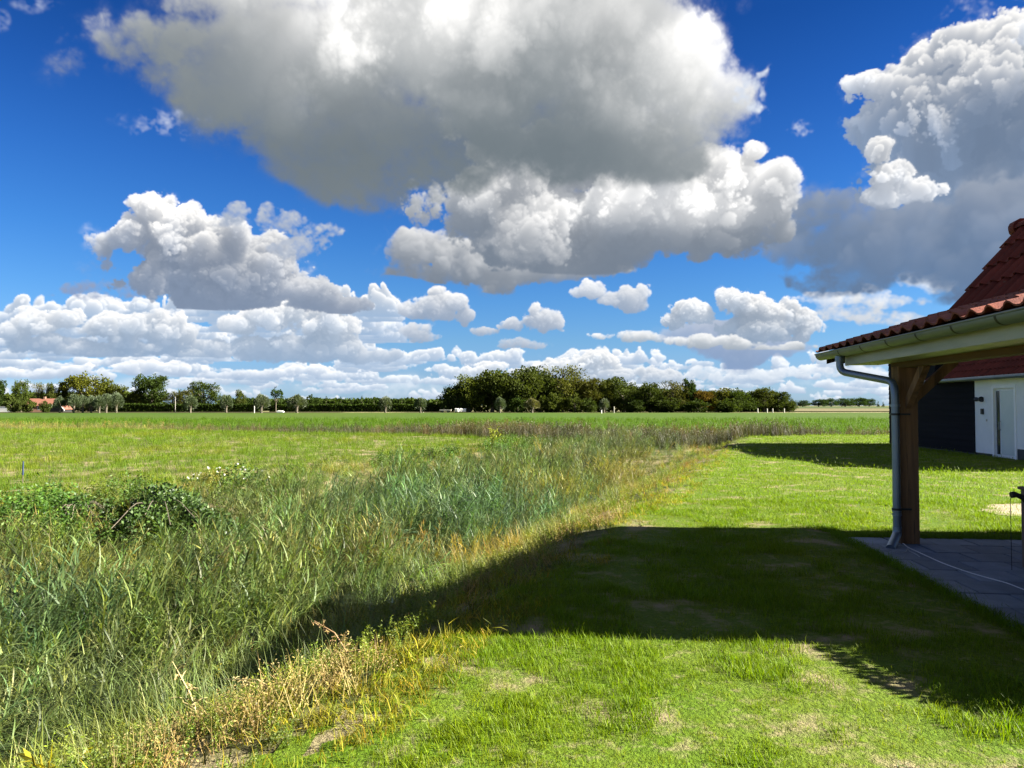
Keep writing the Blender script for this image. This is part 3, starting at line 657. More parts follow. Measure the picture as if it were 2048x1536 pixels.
x, y = pts(-2, 12, 2.3, 9, lambda d: 5, lambda x, y: (lawn_edge_mask(x, y) < -.1)&~is_paved(x, y)&(fb(x, y, .8, 88) > .48))
put('lawn_weeds', herb_set, 6, x, y, .17+0*x, tcol(x, y, (1.0, 1.25, .9), .2), .5, sz=.6)
x, y = pts(-40, 6, 8, 40, lambda d: 16*min(1, (12/d)**1.1), lambda x, y: (zone(x, y) > 6.5)&(zone(x, y) < 11.0)&(fb(x, y, 2.6, 67) > .52))
put('scrub', herb_set, 6, x, y, (1.0+.8*fb(x, y, 1.0, 68))*(.55+.45*sm(.5, .6, fb(x, y, 2.6, 67))), tcol(x, y, (.55, .85, .7), .25, [(sm(.55, .7, fb(x, y, 1.2, 69))*.8, (1.1, 1.15, .7))]), .3)
# reed stands of the cross ditch
x, y = pts(-70, 40, 28, 80, lambda d: 9, lambda x, y: (cross_c(x, y) > -2.6-5.5*sm(11, 3, np.abs(x-6)))&(cross_c(x, y) < 3.4)&(U(0, 1, len(x)) < .7+sm(.35, .5, fb(x, y, 5, 63))))
tb = sm(.4, .6, fb(x, y, 3, 65))
put('ditch_reeds', plume_set, 5, x, y, (.66-.16*sm(12, 20, x)+.30*np.exp(-(cross_c(x, y)/1.6)**2)*sm(-8, -2, x)*sm(18, 11, x))*(.75+.5*fb(x, y, 2.5, 64))*(1-.35*sm(-6, -14, x)), tcol(x, y, (.38, .30, .40), .4, [(tb*.8, (.68, .42, .42)), (sm(-20, -35, x)*.6, (2.3, 1.6, 1.0))]), .1)
print('vegetation', round(time.time()-T0, 1))
# ------------------------------------------------------------------ trees
m_leaf = leaf_mat('tree leaf', (.036, .050, .012), .30, src='object', var=.45, yellow=(1.25, 1.1, .85), gloss=.05, rough=.8)
m_willow = leaf_mat('willow leaf', (.060, .078, .042), .25, src='object', var=.6, yellow=(1.15, 1.1, 1.0), gloss=.4)
m_bark = pmat('bark', (.055, .045, .032), (.10, .085, .06), 6, .9, .6, stretch=(1, 1, .2))
def crown(lobes, n, size, clump=.9, per=22, m=None, val=.5):
    lob = np.array(lobes, float); area = (lob[:, 3]*lob[:, 5]); area /= area.sum(); K = max(4, n//per)
    li = nr.choice(len(lob), K, p=area); d = nr.standard_normal((K, 3)); d /= np.linalg.norm(d, axis=1)[:, None]
    r = U(.45, 1.0, K)**.5; C = lob[li, :3]+lob[li, 3:]*d*r[:, None]
    ci = np.repeat(np.arange(K), per); k = len(ci)
    e = nr.standard_normal((k, 3)); e *= (U(0, 1, k)**.4/np.linalg.norm(e, axis=1))[:, None]
    cs = (U(.55, 1.2, K)*clump)[ci][:, None]
    P = C[ci]+e*cs*[1, 1, .75]; D = e+d[ci]*.8+nr.standard_normal((k, 3))*.6+[0, 0, .2]
    vv = np.clip(np.repeat(U(0, 1, K), per)*.6+U(0, .4, k), 0, 1)
    V, F, A = leaves(P, D, size*U(.6, 1.3, k), vv, .8); return mesh_np('crown', V, F, [m], fattr=A)
def trunk(h, r, limbs, spread, m=m_bark):
    b = MB(); b.tube([(0, 0, -.2), (Nn(0, .05), 0, h*.3), (Nn(0, .12), Nn(0, .1), h*.65), (Nn(0, .3), Nn(0, .2), h)], [r*1.25, r, r*.75, r*.35], 7)
    for k in range(limbs):
        a = 6.28*k/limbs+U(0, .6); z = h*U(.3, .75); q = spread*U(.5, .9)
        b.tube([(0, 0, z), (math.cos(a)*q*.5, math.sin(a)*q*.5, z+q*.55), (math.cos(a)*q, math.sin(a)*q, z+q*1.0)], [r*.5, r*.35, r*.12], 5)
    return b.mesh('trunk', m, True)
def lobes_round(w, h, z0, n=9):
    L = [(0, 0, z0+h*.5, w*.34, w*.34, h*.42)]
    for k in range(n):
        a = U(0, 6.28); zz = U(.12, .92); q = w*.5*math.sqrt(max(.05, 1-(2*zz-1)**2))*U(.55, .8)
        L.append((math.cos(a)*q, math.sin(a)*q, z0+h*zz, w*U(.12, .22), w*U(.12, .22), h*U(.08, .16)))
    return L
def tproto(kind):
    if kind == 'oak': return crown(lobes_round(10, 9.3, .9, 14), 6500, .42, 1.15, 26, m_leaf), trunk(7, .38, 6, 4)
    if kind == 'broad': return crown(lobes_round(12, 8.6, .5, 16), 6800, .44, 1.25, 26, m_leaf), trunk(6, .35, 6, 5)
    if kind == 'tall': return crown(lobes_round(6.5, 9.4, 1.0, 11), 4200, .45, .8, 22, m_leaf), trunk(8, .3, 6, 2.6)
    if kind == 'sparse':
        L = [(Nn(0, 1.6), Nn(0, 1.4), U(3, 9.4), U(.7, 1.3), U(.7, 1.2), U(.6, 1.)) for _ in range(11)]
        return crown(L, 1100, .45, .7, 14, m_leaf), trunk(8, .22, 8, 2.6)
    if kind == 'feathery': return crown(lobes_round(9, 9.2, .4, 16), 3600, .34, 1.3, 18, m_leaf), trunk(8.4, .3, 9, 3.6)
    if kind == 'spire': return crown([(0, 0, z, max(.3, 1.4*(1-z/10.5)), max(.3, 1.4*(1-z/10.5)), .9) for z in (1.5, 3, 4.5, 6, 7.5, 9)], 900, .4, .5, 16, m_leaf), trunk(8, .16, 3, .6)
    if kind == 'bush': return crown(lobes_round(10, 9.5, -.8, 12), 2200, .75, 1.2, 20, m_leaf), trunk(4, .3, 5, 3)
protos = {}
for kind, n in (('oak', 4), ('broad', 3), ('tall', 3), ('sparse', 1), ('feathery', 2), ('spire', 2), ('bush', 2)):
    protos[kind] = [tproto(kind) for _ in range(n)]
def pollard_crown():
    k = 2600; d = nr.standard_normal((k, 3)); d[:, 2] = np.abs(d[:, 2])*1.1-.35; d /= np.linalg.norm(d, axis=1)[:, None]
    P = np.array([0, 0, 1.9])+d*[1.5, 1.5, 1.75]*(U(.45, 1.0, k)**.6)[:, None]*(1+.10*np.sin(d[:, :1]*5+d[:, 1:2]*4+U(0, 6)))
    V, F, A = leaves(P, d+[0, 0, .75]+nr.standard_normal((k, 3))*.25, U(.25, .5, k), U(0, 1, k), .3); return mesh_np('crown', V, F, [m_willow], fattr=A)
def pollard_trunk():
    b = MB(); b.tube([(0, 0, -.15), (.02, 0, .5), (.05, .02, 1.1), (.04, 0, 1.45)], [.30, .24, .27, .36], 9)
    for k in range(9):
        a = 6.28*k/9; b.tube([(math.cos(a)*.2, math.sin(a)*.2, 1.3), (math.cos(a)*.7, math.sin(a)*.7, 2.1+U(0, .3)), (math.cos(a)*.9, math.sin(a)*.9, 2.9)], [.06, .04, .015], 4)
    return b.mesh('trunk', m_bark, True)
protos['pollard'] = [(pollard_crown(), pollard_trunk()) for _ in range(4)]
# nominal width / height of each kind, metres
DIM = dict(oak=(11, 11), broad=(13.4, 9.8), tall=(7.6, 10.8), sparse=(6.5, 10.3), feathery=(10.5, 10.2), spire=(3, 10.2), bush=(11.5, 9.6), pollard=(3.3, 3.75))
def ext(me):
    v = np.empty(len(me.vertices)*3, np.float32); me.vertices.foreach_get('co', v); v = v.reshape(-1, 3)
    return np.percentile(np.hypot(v[:, 0], v[:, 1]), 97)*2, np.percentile(v[:, 2], 99.3)
DIM = {k: [ext(c) for c, _ in v] for k, v in protos.items()}
tk = {}
def tree(kind, px, top, half, D, label, cat='tree', group=None, col=(1, 1, 1), base=None, name=None, zrot=None):
    """a tree D metres out, seen at column px with its top at row top and `half` columns to each side"""
    x = (px-1024)/1480*D; z0 = float(height(x, D)); zt = 1.6+(811-top)/1480*D
    k = tk.get(kind, 0); tk[kind] = k+1; w, h = DIM[kind][k % len(protos[kind])]
    sz = (zt-z0)/h; sx = 2*half/1480*D/w
    cr_, tr_ = protos[kind][k % len(protos[kind])]
    r = empty(name or {'pollard': 'pollard_willow', 'bush': 'bush', 'spire': 'young_tree'}.get(kind, 'broadleaf_tree'), (x, D, z0), U(0, 6.28) if zrot is None else zrot, label, cat, group)
    r.scale = (sx, sx, sz)
    a = obj('crown', cr_, r); a.color = tuple(col)+(1,); obj('trunk', tr_, r)
    return r
G1 = 'trees of the wood across the field'
wood = [('broad', 912, 772, 32, 'low dark tree at the left edge of the wood beside the white vans', (.75, .85, .8)),
 ('oak', 938, 753, 42, 'broad bright green tree near the left edge of the wood', (1.25, 1.2, .9)),
 ('oak', 985, 742, 46, 'tall round-topped dark tree in the left part of the wood', (.9, .9, .85)),
 ('broad', 1035, 737, 58, 'highest wide-crowned tree of the wood above the orange-tinted pollard', (.95, .95, .9)),
 ('oak', 1080, 739, 40, 'dark tree just left of the pale feathery tree in the wood', (.8, .85, .8)),
 ('feathery', 1125, 733, 44, 'pale olive feathery tree rising above the middle of the wood', (1.65, 1.35, 1.2)),
 ('oak', 1172, 757, 32, 'brownish tree right of the feathery tree in the wood', (1.25, 1.0, .9)),
 ('oak', 1205, 762, 28, 'olive tree behind the rightmost lone pollard at the wood edge', (1.2, 1.1, .9)),
 ('broad', 1248, 757, 48, 'large spreading dark green tree in the middle of the wood row', (.85, .9, .8)),
 ('oak', 1300, 768, 34, 'dark oak-like tree right of the large spreading tree', (.75, .8, .75)),
 ('feathery', 1345, 763, 34, 'brown-tipped thinning tree in the row of the wood', (1.2, .95, .95)),
 ('tall', 1377, 760, 16, 'narrow dark tree standing above the reddish autumn tree', (.6, .8, .85)),
 ('broad', 1395, 783, 34, 'reddish brown autumn tree in the right part of the wood', (1.9, .95, .8)),
 ('oak', 1432, 779, 34, 'yellowish green tree right of the autumn-coloured tree', (1.35, 1.1, .8)),
 ('broad', 1482, 779, 38, 'full round green tree above the first pale gate post', (.85, 1.0, .8)),
 ('oak', 1528, 777, 26, 'tree with small tufts on top between the pale gate posts', (1.05, 1.0, .85)),
 ('tall', 1556, 784, 22, 'dark end tree of the wood above the rightmost gate post', (.85, .9, .85)),
 ('broad', 1578, 794, 16, 'lowest bushy tree at the right end of the wood', (.95, 1.0, .85))]
for i, (k, px, top, half, lab, col) in enumerate(wood):
    tree(k, px, top, half, 200+(i*37 % 9), lab, 'tree', G1, col)
G2 = 'bushes along the foot of the wood'
for i, (px, top, half, lab, col) in enumerate([
 (1035, 793, 22, 'dark bush between the two left pollards at the foot of the wood', (.7, .9, .8)),
 (1105, 788, 26, 'rounded green bush under the pale feathery tree', (1.0, 1.0, .8)),
 (1150, 790, 24, 'bush under the brownish tree at the wood edge', (.9, .9, .8)),
 (1180, 797, 16, 'small bush just left of the lone pale pollard at the wood edge', (.8, .9, .8)),
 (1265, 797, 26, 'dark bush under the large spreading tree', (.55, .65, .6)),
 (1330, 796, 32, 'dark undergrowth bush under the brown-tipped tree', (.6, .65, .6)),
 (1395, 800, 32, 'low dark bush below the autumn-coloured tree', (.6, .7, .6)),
 (1455, 798, 28, 'low bush below the yellowish green tree', (.75, .85, .7))]):
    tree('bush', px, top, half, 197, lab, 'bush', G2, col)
G3 = 'pollard willows along the field edge'
poll = [(148, 789, 13, 'first pollard of the tight row in front of the big olive tree'), (166, 791, 12, 'second pollard in the tight row in front of the big olive tree'),
 (183, 792, 12, 'third pollard in the tight row in front of the big olive tree'), (199, 792, 12, 'fourth pollard in the tight row in front of the big olive tree'),
 (213, 788, 13, 'fifth pollard in the tight row, next to its last one'), (233, 786, 14, 'last and roundest pollard of the tight row beside the clipped hedge'),
 (120, 793, 11, 'pale pollard standing just right of the red-roofed house'),
 (381, 792, 14, 'lone pollard in front of the hedge below the rounded dark tree'), (453, 790, 13, 'lone pollard right of the leaning pale sapling and dark tree'),
 (523, 789, 16, 'wide pollard just left of the sparse ragged tree'), (594, 790, 19, 'widest lone pollard, right of the sparse ragged tree'),
 (771, 794, 14, 'lone pale pollard in front of the long low tree line'), (841, 796, 12, 'darker pollard near the left end of the wood'),
 (1000, 795, 12, 'pollard before the dark left part of the wood'), (1064, 797, 16, 'orange-tinted pollard before the highest trees of the wood'),
 (1208, 798, 11, 'small pale leaning pollard against the dark wood')]
for i, (px, top, half, lab) in enumerate(poll):
    tree('pollard', px, top, half, 186+(i % 3)*2, lab, 'willow tree', G3, (1.5, 1.15, .8) if px == 1064 else (1, 1, 1) if px in (771, 594, 523, 1208) else (.8, .88, .8))
G4 = 'trees round the red-roofed house'
for k, px, top, half, lab, col in [
 ('tall', 0, 760, 10, 'tree cut by the left edge of the view', (.6, .8, .7)), ('oak', 43, 762, 16, 'round green tree behind the red-roofed house, nearest the view edge', (1.0, 1.1, .9)),
 ('feathery', 77, 766, 12, 'pale half-bare tree right behind the red roof', (1.6, 1.3, 1.5)), ('oak', 101, 768, 12, 'small round tree behind the right end of the red roof', (1.1, 1.05, .9)),
 ('tall', 124, 767, 12, 'slim dark tree left of the big olive tree', (.8, .85, .8)), ('broad', 178, 752, 46, 'big bright olive tree behind the tight row of pollards', (1.6, 1.35, .8)),
 ('oak', 228, 766, 26, 'olive tree leaning on the big one above the last pollard of the row', (1.3, 1.2, .8)), ('oak', 302, 752, 34, 'tall rounded dark green tree above the clipped hedge', (.65, .8, .7)),
 ('broad', 274, 783, 22, 'low spreading tree left of the tall rounded dark tree', (.95, .9, .7)), ('feathery', 345, 784, 22, 'brownish low tree between the two tall dark trees', (1.4, 1.1, 1.0)),
 ('oak', 370, 780, 18, 'brown-green tree touching the second dark tree', (1.1, .9, .8)), ('oak', 408, 765, 30, 'second dark rounded tree, shorter, above the hedge', (.8, .9, .75)),
 ('oak', 480, 781, 12, 'small tree alone behind the hedge between two pollards', (1.0, 1.0, .9)), ('sparse', 552, 775, 16, 'sparse ragged tree with gaps in its crown', (.6, .85, .7)),
 ('bush', 58, 799, 13, 'grey-green bush hiding the left end of the red-roofed house', (1.1, 1.1, .95)), ('bush', 92, 803, 12, 'small bush before the wall of the red-roofed house', (.8, .9, .8)), ('bush', 24, 796, 14, 'grey-green bush between the white wall and the house', (1.0, 1.05, 1.0)),
 ('bush', 505, 797, 18, 'low dark bush behind the wide pollard', (.6, .75, .7)), ('bush', 622, 793, 24, 'dark bush just right of the widest pollard', (.6, .75, .65))]:
    tree(k, px, top, half, (196 if px in (58, 92, 24) else 212+(px*7 % 13)), lab, 'bush' if k == 'bush' else 'tree', G4 if px < 420 else None, col)
for i, px in enumerate((653, 668, 682, 702, 724, 748, 803, 873)):
    tree('spire', px, (793, 797, 794, 796, 792, 794, 797, 794)[i], 4, 246, ('first thin young tree of the far row right of the widest pollard', 'second thin young tree of the far row', 'third thin young tree of the far row, taller', 'fourth thin young tree of the far row', 'tallest thin young tree of the far row', 'thin young tree left of the pale lone pollard', 'thin young tree between the pale and the darker pollard', 'thin young tree beside the wood edge')[i], 'tree', 'young trees in the far row', (.7, .85, .75))
G5 = 'distant trees on the horizon beside the drain pipe'
for i, (px, top, half) in enumerate(((1605, 801, 16), (1637, 799, 20), (1662, 797, 16), (1690, 797, 24), (1718, 796, 20), (1738, 798, 16))):
    tree('broad', px, top, half, 900+i*20, ('first', 'second', 'third', 'fourth', 'fifth', 'last')[i]+' rounded clump of distant haze-tinted trees counted from the wood', 'tree', G5, (.6, .85, 1.15))  # bluish tint puts the haze of distance into the leaf colour
for i, px in enumerate((1756, 1766)):
    tree('spire', px, 803+i, 3, 860, ('small slender far tree, the left one near the drain pipe', 'small slender far tree nearest the drain pipe')[i], 'tree', 'slender far trees', (.9, 1.0, .9))
# low far tree belt and backing of the wood: seen as one mass
def belt(name, x0, x1, D, tops, n, size, col, depth=10):
    k = n; px = U(x0, x1, k); top = np.interp(px, *tops)+noise2(px, 0*px, 14, 5)*5-2; X = (px-1024)/1480*D; f = U(0, 1, k)**.8
    P = np.stack([X, D+U(0, depth, k), -.3+f*(1.9+(811-top)/1480*D)], 1); d = nr.standard_normal((k, 3))+[0, -.4, .5]
    V, F, A = leaves(P, d, size*U(.6, 1.3, k), np.clip(noise2(P[:, 0], P[:, 2]*2, 5, 7)*.8+U(0, .3, k), 0, 1), .85)
    o = obj(name, mesh_np(name, V, F, [m_leaf], fattr=A)); o.color = col+(1,); return tag(o, kind='stuff')
belt('treeline', 430, 900, 255, ([430, 560, 640, 880], [800, 801, 800, 801]), 15000, 1.0, (.6, .75, .65), 16)
belt('woodland', 890, 1590, 214, ([890, 940, 985, 1100, 1180, 1240, 1400, 1540, 1590], [790, 768, 756, 752, 772, 772, 786, 792, 806]), 24000, 1.0, (.6, .68, .6), 14)
belt('shrubbery', -60, 300, 226, ([-60, 140, 180, 300], [790, 786, 780, 792]), 9000, .9, (.75, .85, .75), 12)
# clipped hedge
def hedge(x0, x1, D, hgt, thick, label, n):
    r = empty('hedge', ((x0+x1)/2, D, -.25), 0, label, 'hedge'); L = x1-x0
    core = MB().box((-L/2, .15, 0), (L/2, thick-.15, hgt-.15)).mesh('branches', m_bark); obj('branches', core, r)
    P = np.stack([U(-L/2, L/2, n), U(0, thick, n), U(.02, 1, n)*hgt], 1)
    side = U(0, 1, n) < .6; P[side, 1] = U(0, .15, side.sum()); P[~side, 2] = hgt*U(.93, 1.02, (~side).sum())+.12*np.sin(P[~side, 0]*.7)
    V, F, A = leaves(P, nr.standard_normal((n, 3))+[0, -.5, .3], .55*U(.6, 1.2, n), U(0, 1, n), .9)
    a = obj('foliage', mesh_np('foliage', V, F, [m_leaf], fattr=A), r); a.color = (.55, .72, .5, 1); return r
hedge(-116, -72, 212, 2.0, 1.6, 'long clipped dark hedge running right from the tight row of pollards', 7000)
hedge(-70.5, -20, 216, 1.9, 1.6, 'long clipped hedge below the far low tree line, ending near the wood', 7500)

# ------------------------------------------------------------------ small things out by the field edge
m_white = pmat('white paint', (.72, .72, .70), (.62, .62, .60), 5, .5, .05)
m_roofred = pmat('far red roof tiles', (.15, .06, .038), (.11, .045, .03), 3, .8, .3)
m_brick = pmat('far brick', (.20, .11, .07), (.15, .085, .06), 8, .9, .3)
m_glass = pmat('dark window glass', (.02, .025, .03), (.03, .035, .04), 1, .1, 0)
m_black = pmat('black metal', (.012, .012, .013), (.02, .02, .021), 6, .5, .1)
m_steel = pmat('weathered grey wood', (.30, .28, .24), (.42, .40, .35), 9, .8, .3, stretch=(1, 1, .1))
def gx(px, D): return (px-1024)/1480*D
# the red-roofed house far left
D = 206; hr = empty('farmhouse', (gx(82, D), D, -.35), .12, 'far low house with an orange-red tiled roof among trees', 'house'); hr.scale = (.8, .8, .85)
obj('wall', MB().box((-4.6, 0, 0), (4.6, 6, 2.3)).mesh('wall', m_brick), hr)
obj('roof', MB().prism([(-.4, 2.25), (3, 4.6), (6.4, 2.25), (6.2, 2.1), (3, 4.4), (-.2, 2.1)], 'x', -5, 5).mesh('roof', m_roofred), hr)
for v in (-3, -.6, 2.2):
    w = obj('window', MB().box((v-.5, -.04, .9), (v+.5, .05, 1.9)).mesh('window', m_white), hr); obj('pane', MB().box((v-.4, -.06, 1.0), (v+.4, -.045, 1.8)).mesh('pane', m_glass), w)
obj('chimney', MB().box((-.4, 2.6, 4.2), (.2, 3.3, 5.2)).mesh('chimney', m_brick), hr)
D = 203; an = empty('shed', (gx(113, D), D, -.25), 0, 'small far shed with white sloping roof edges right of the red-roofed house', 'shed')
obj('wall', MB().prism([(-1.9, 0), (1.9, 0), (1.9, .9), (0, 2.9), (-1.9, .9)], 'y', 0, 4).mesh('wall', m_black), an)
for s_ in (-1, 1):
    obj('verge_board', MB().prism([(0, 3.15), (s_*2.3, .75), (s_*2.3, .45), (0, 2.85)], 'y', -.2, -.05).mesh('verge_board', m_white), an)
obj('roof', MB().prism([(0, 3.0), (2.2, .75), (2.1, .68), (0, 2.86), (-2.1, .68), (-2.2, .75)], 'y', -.05, 4.2).mesh('roof', m_roofred), an)
D = 206; ww = empty('garden_wall', (gx(5, D), D, -.25), 0, 'long low white wall at the far left behind the field', 'wall')
obj('wall_panel', MB().box((-2.6, 0, 0), (2.6, .25, 1.55)).mesh('wall_panel', m_white), ww); obj('coping', MB().box((-2.7, -.05, 1.55), (2.7, .3, 1.63)).mesh('coping', m_steel), ww)
def van(px, D, label, rz, s_=1.0):
    r = empty('parked_van', (gx(px, D), D, -.24), rz, label, 'van', 'white vans parked under the wood'); r.scale = (s_,)*3
    body = [(-2.3, .45), (2.3, .45), (2.35, 1.05), (1.75, 1.25), (1.2, 2.05), (-2.1, 2.15), (-2.35, 1.9)]
    obj('body', MB().prism(body, 'y', -.9, .9).mesh('body', m_white, bevel=.05), r)
    obj('windscreen', MB().add([(1.72, -.75, 1.32), (1.72, .75, 1.32), (1.27, .7, 2.0), (1.27, -.7, 2.0)], [(0, 1, 2, 3)]).mesh('windscreen', m_glass), r)
    obj('side_window', MB().box((.2, -.93, 1.3), (1.1, -.905, 1.85)).mesh('side_window', m_glass), r)
    for a in (-1.5, 1.5):
        for b in (-.88, .70):
            obj('wheel', MB().tube([(a, b, .33), (a, b+.18, .33)], .33, 12).mesh('wheel', m_black), r)
van(915, 196, 'white van parked at the left of three under the wood', 1.4, .5); van(922, 197, 'middle of the three white vans parked under the wood', 1.5, .5); van(929, 198, 'white van parked at the right of three under the wood', 1.62, .5)
D = 192; sh = empty('trailer', (gx(891, D), D, -.26), 0, 'low grey flat farm trailer at the left end of the wood', 'trailer')
obj('deck', MB().box((-1.5, -.8, .55), (1.5, .8, .8)).mesh('deck', m_steel), sh); 
for a in (-.7, .7): obj('wheel', MB().tube([(a, -.85, .3), (a, -.65, .3)], .3, 12).mesh('wheel', m_black), sh)
def post(px, ytop, D, label, m, r=.09, group=None, name='fence_post'):
    h = 1.6+(811-ytop)/1480*D+.26
    o = obj(name, MB().tube([(0, 0, -.2), (0, 0, h*.96), (0, 0, h)], [r, r, r*.5], 8).mesh(name, m), None, (gx(px, D), D, -.26)); return tag(o, label, 'post', group)
post(1203, 820, 176, 'short white marker post at the foot of the small pale pollard', m_white, .09, name='marker_post')
post(1228, 813, 184, 'slim pale green post right of the small pale pollard', m_steel, .10, name='marker_post')
post(1515, 817, 190, 'leftmost pale gate post before the right end of the wood', m_steel, .16, 'gate posts before the wood')
post(1534, 817, 190, 'first of the two gate posts standing close together', m_steel, .15, 'gate posts before the wood')
post(1545, 817, 190, 'second of the two gate posts standing close together', m_steel, .16, 'gate posts before the wood')
post(1568, 817, 190, 'rightmost pale gate post at the end of the wood', m_steel, .16, 'gate posts before the wood')
post(509, 812, 184, 'single pale post left of the wide pollard', m_steel, .11)
post(351, 793, 190, 'thin pale sapling stem in front of the hedge', m_steel, .045, name='sapling_stake')
tag(obj('cattle_trough', MB().prism([(-.8, 0), (.8, 0), (.95, .3), (.5, .5), (-.5, .55), (-.95, .4)], 'y', -.4, .4).mesh('cattle_trough', m_white, bevel=.08), None, (gx(561, 185), 185, -.2)), 'small white rounded trough on the grass below the sparse ragged tree', 'trough')

# ------------------------------------------------------------------ plants one can pick out
def single(name, mb, x, y, label, cat, col=(1, 1, 1), scale=1, part='leaves', rz=0):
    r = empty(name, (x, y, float(height(x, y))), rz, label, cat); r.scale = (scale,)*3
    return r
m_bram = leaf_mat('bramble leaf', (.030, .062, .016), .25, src='object', var=.9, yellow=(1.6, 1.4, .9), gloss=.35, rough=.5)
m_yel = leaf_mat('yellow leaf', (.32, .27, .02), .35, src='object', var=.5, yellow=(.9, 1.0, 1.0))
m_flower = leaf_mat('white petal', (.42, .43, .40), .3, src='object', var=.2, yellow=(1, 1, 1))
def bush_mesh(nl, rx, rz_, leaf, m, n_arch=8):
    d = nr.standard_normal((nl, 3)); d[:, 2] = np.abs(d[:, 2]); d /= np.linalg.norm(d, axis=1)[:, None]
    bl = 1+.22*np.sin(d[:, :1]*6+1)+.18*np.sin(d[:, 1:2]*7+2)
    P = d*[rx, rx*.8, rz_]*(U(.35, 1, nl)**.45)[:, None]*bl
    return leaves(P, d*[1, 1, .4]+nr.standard_normal((nl, 3))*.6, leaf*U(.6, 1.3, nl), U(0, 1, nl)**1.6, .75)
def bramble(px, py, zg, rx, hz, n, label):
    D = (1.6-zg)*1480/(py-811); x = gx(px, D); r = empty('bramble_bush', (x, D, zg), 0, label, 'bush')
    V, F, A = bush_mesh(n, rx, hz, .065, m_bram); obj('foliage', mesh_np('foliage', V, F, [m_bram], fattr=A), r)
    b = MB()
    for k in range(9):
        a = U(0, 6.28); q = rx*U(.8, 1.15); b.tube(bez([(0, 0, -.2), (math.cos(a)*q*.4, math.sin(a)*q*.4, hz*.9), (math.cos(a)*q, math.sin(a)*q, hz*U(.3, .7))], 5), .008, 5)
    obj('stems', b.mesh('stems', m_bark), r); return r
bramble(322, 1058, -.66, 1.15, .62, 9000, 'large dark glossy bramble bush in the reeds on the far bank')
bramble(158, 1048, -.52, .5, .42, 2600, 'small dark leafy bramble bush left of the large one')
def flowering(px, py, zg, label):
    D = (1.6-zg)*1480/(py-811); r = empty('flowering_bindweed', (gx(px, D), D, zg), 0, label, 'plant')
    V, F, A = bush_mesh(2200, 1.25, .75, .085, m_weed); a = obj('foliage', mesh_np('foliage', V, F, [leaf_bind], fattr=A), r); a.color = (.75, .95, .8, 1)
    for k in range(26):
        a_ = U(0, 6.28); q = math.sqrt(U())*1.15; zz = .75*math.sqrt(max(.02, 1-(q/1.3)**2))+.06
        f = obj('flower', fl_mesh, r, (math.cos(a_)*q, math.sin(a_)*q*.8, zz+U(0, .12)), (U(.2, .9), Nn(0, .3), U(0, 6.28))); f.color = (1, 1, 1, 1)
leaf_bind = leaf_mat('bindweed leaf', (.060, .095, .025), .3, src='object', var=.7)
fb_ = MB(); n_ = 8
fb_.add([(0, 0, 0)]+[(math.cos(6.283*k/n_)*.032, math.sin(6.283*k/n_)*.032, .03+.006*(k % 2)) for k in range(n_)], [(0, k+1, (k+1) % n_+1) for k in range(n_)])
fl_mesh = fb_.mesh('flower', m_flower)
flowering(470, 1003, -.75, 'mound of green weeds dotted with white flowers at the far edge of the reeds')
def leafy(name, px, py, zg, n, h, leaf, m, label, asp=.35, lean=.3, cat='plant', col=(1, 1, 1), loc=None):
    D = (1.6-zg)*1480/(py-811); x = gx(px, D); r = empty(name, (x, D, float(height(x, D))), 0, label, cat)
    for _ in range(n):
        az, le = U(0, 6.28), abs(Nn(lean, .15)); L = U(.7, 1.)*h; d = np.array([math.sin(le)*math.cos(az), math.sin(le)*math.sin(az), math.cos(le)])
        st = MB().tube(bez([(0, 0, -.05), tuple(d*L*.5+[0, 0, .02]), tuple(d*L)], 3), [.006]*3+[.005]*3+[.003], 5).mesh('stem', m)
        s_ = obj('stem', st, r); s_.color = tuple(col)+(1,)
        k = 9; t = U(.2, 1, k); P = d*(t*L)[:, None]; D_ = nr.standard_normal((k, 3))*[1, 1, .4]
        V, F, A = leaves(P, D_, leaf*U(.7, 1.2, k), U(0, 1, k), asp); l_ = obj('leaves', mesh_np('leaves', V, F, [m], fattr=A), s_); l_.color = tuple(col)+(1,)
    return r
leafy('yellow_leaved_weed', 112, 1485, -.40, 8, .42, .12, m_yel, 'bright yellow-leaved weed at the bottom left corner of the bank', .3)
leafy('yellowing_weed', 985, 925, -1.0, 14, 1.15, .16, m_yel, 'yellowing tall weed standing above the reeds near the cross ditch', .35, col=(.6, .75, 1))
m_dry2 = leaf_mat('withered leaf', (.20, .16, .07), .2, src='object', var=.7, yellow=(1.1, 1, .8))
def dry_stalk(name, px, py, px2, py2, zg, label, colr, n=7):
    """a bleached stalk lying over, from its foot (px,py) towards (px2,py2)"""
    D = (1.6-zg)*1480/(py-811); x = gx(px, D); r = empty(name, (x, D, float(height(x, D))), 0, label, 'dry plant')
    x2 = gx(px2, D+.25); L = Vector((x2-x, .25, 1.6-(py2-811)/1480*(D+.25)-float(height(x, D))))
    s_ = obj('stem', MB().tube([(0, 0, -.04), L*.5+Vector((0, 0, .05)), L], [.008, .006, .003], 6).mesh('stem', colr), r); s_.color = (1, 1, 1, 1)
    for k in range(n):
        t = .2+.75*k/n; b0 = L*t; d = Vector((Nn(0, 1), Nn(0, .6), abs(Nn(.5, .5)))).normalized()*U(.05, .13)
        q = obj('twig', MB().tube([b0, b0+d*.6+Vector((0, 0, .01)), b0+d], [.004, .003, .0015], 5).mesh('twig', colr), s_)
        k2 = 6; V, F, A = leaves(np.array(b0)+np.array(d)*U(.2, 1, k2)[:, None], nr.standard_normal((k2, 3)), .028, U(0, 1, k2), .5); lf = obj('dry_leaf', mesh_np('dry_leaf', V, F, [m_dry2], fattr=A), s_); lf.color = (1, 1, 1, 1); lf['kind'] = 'stuff'
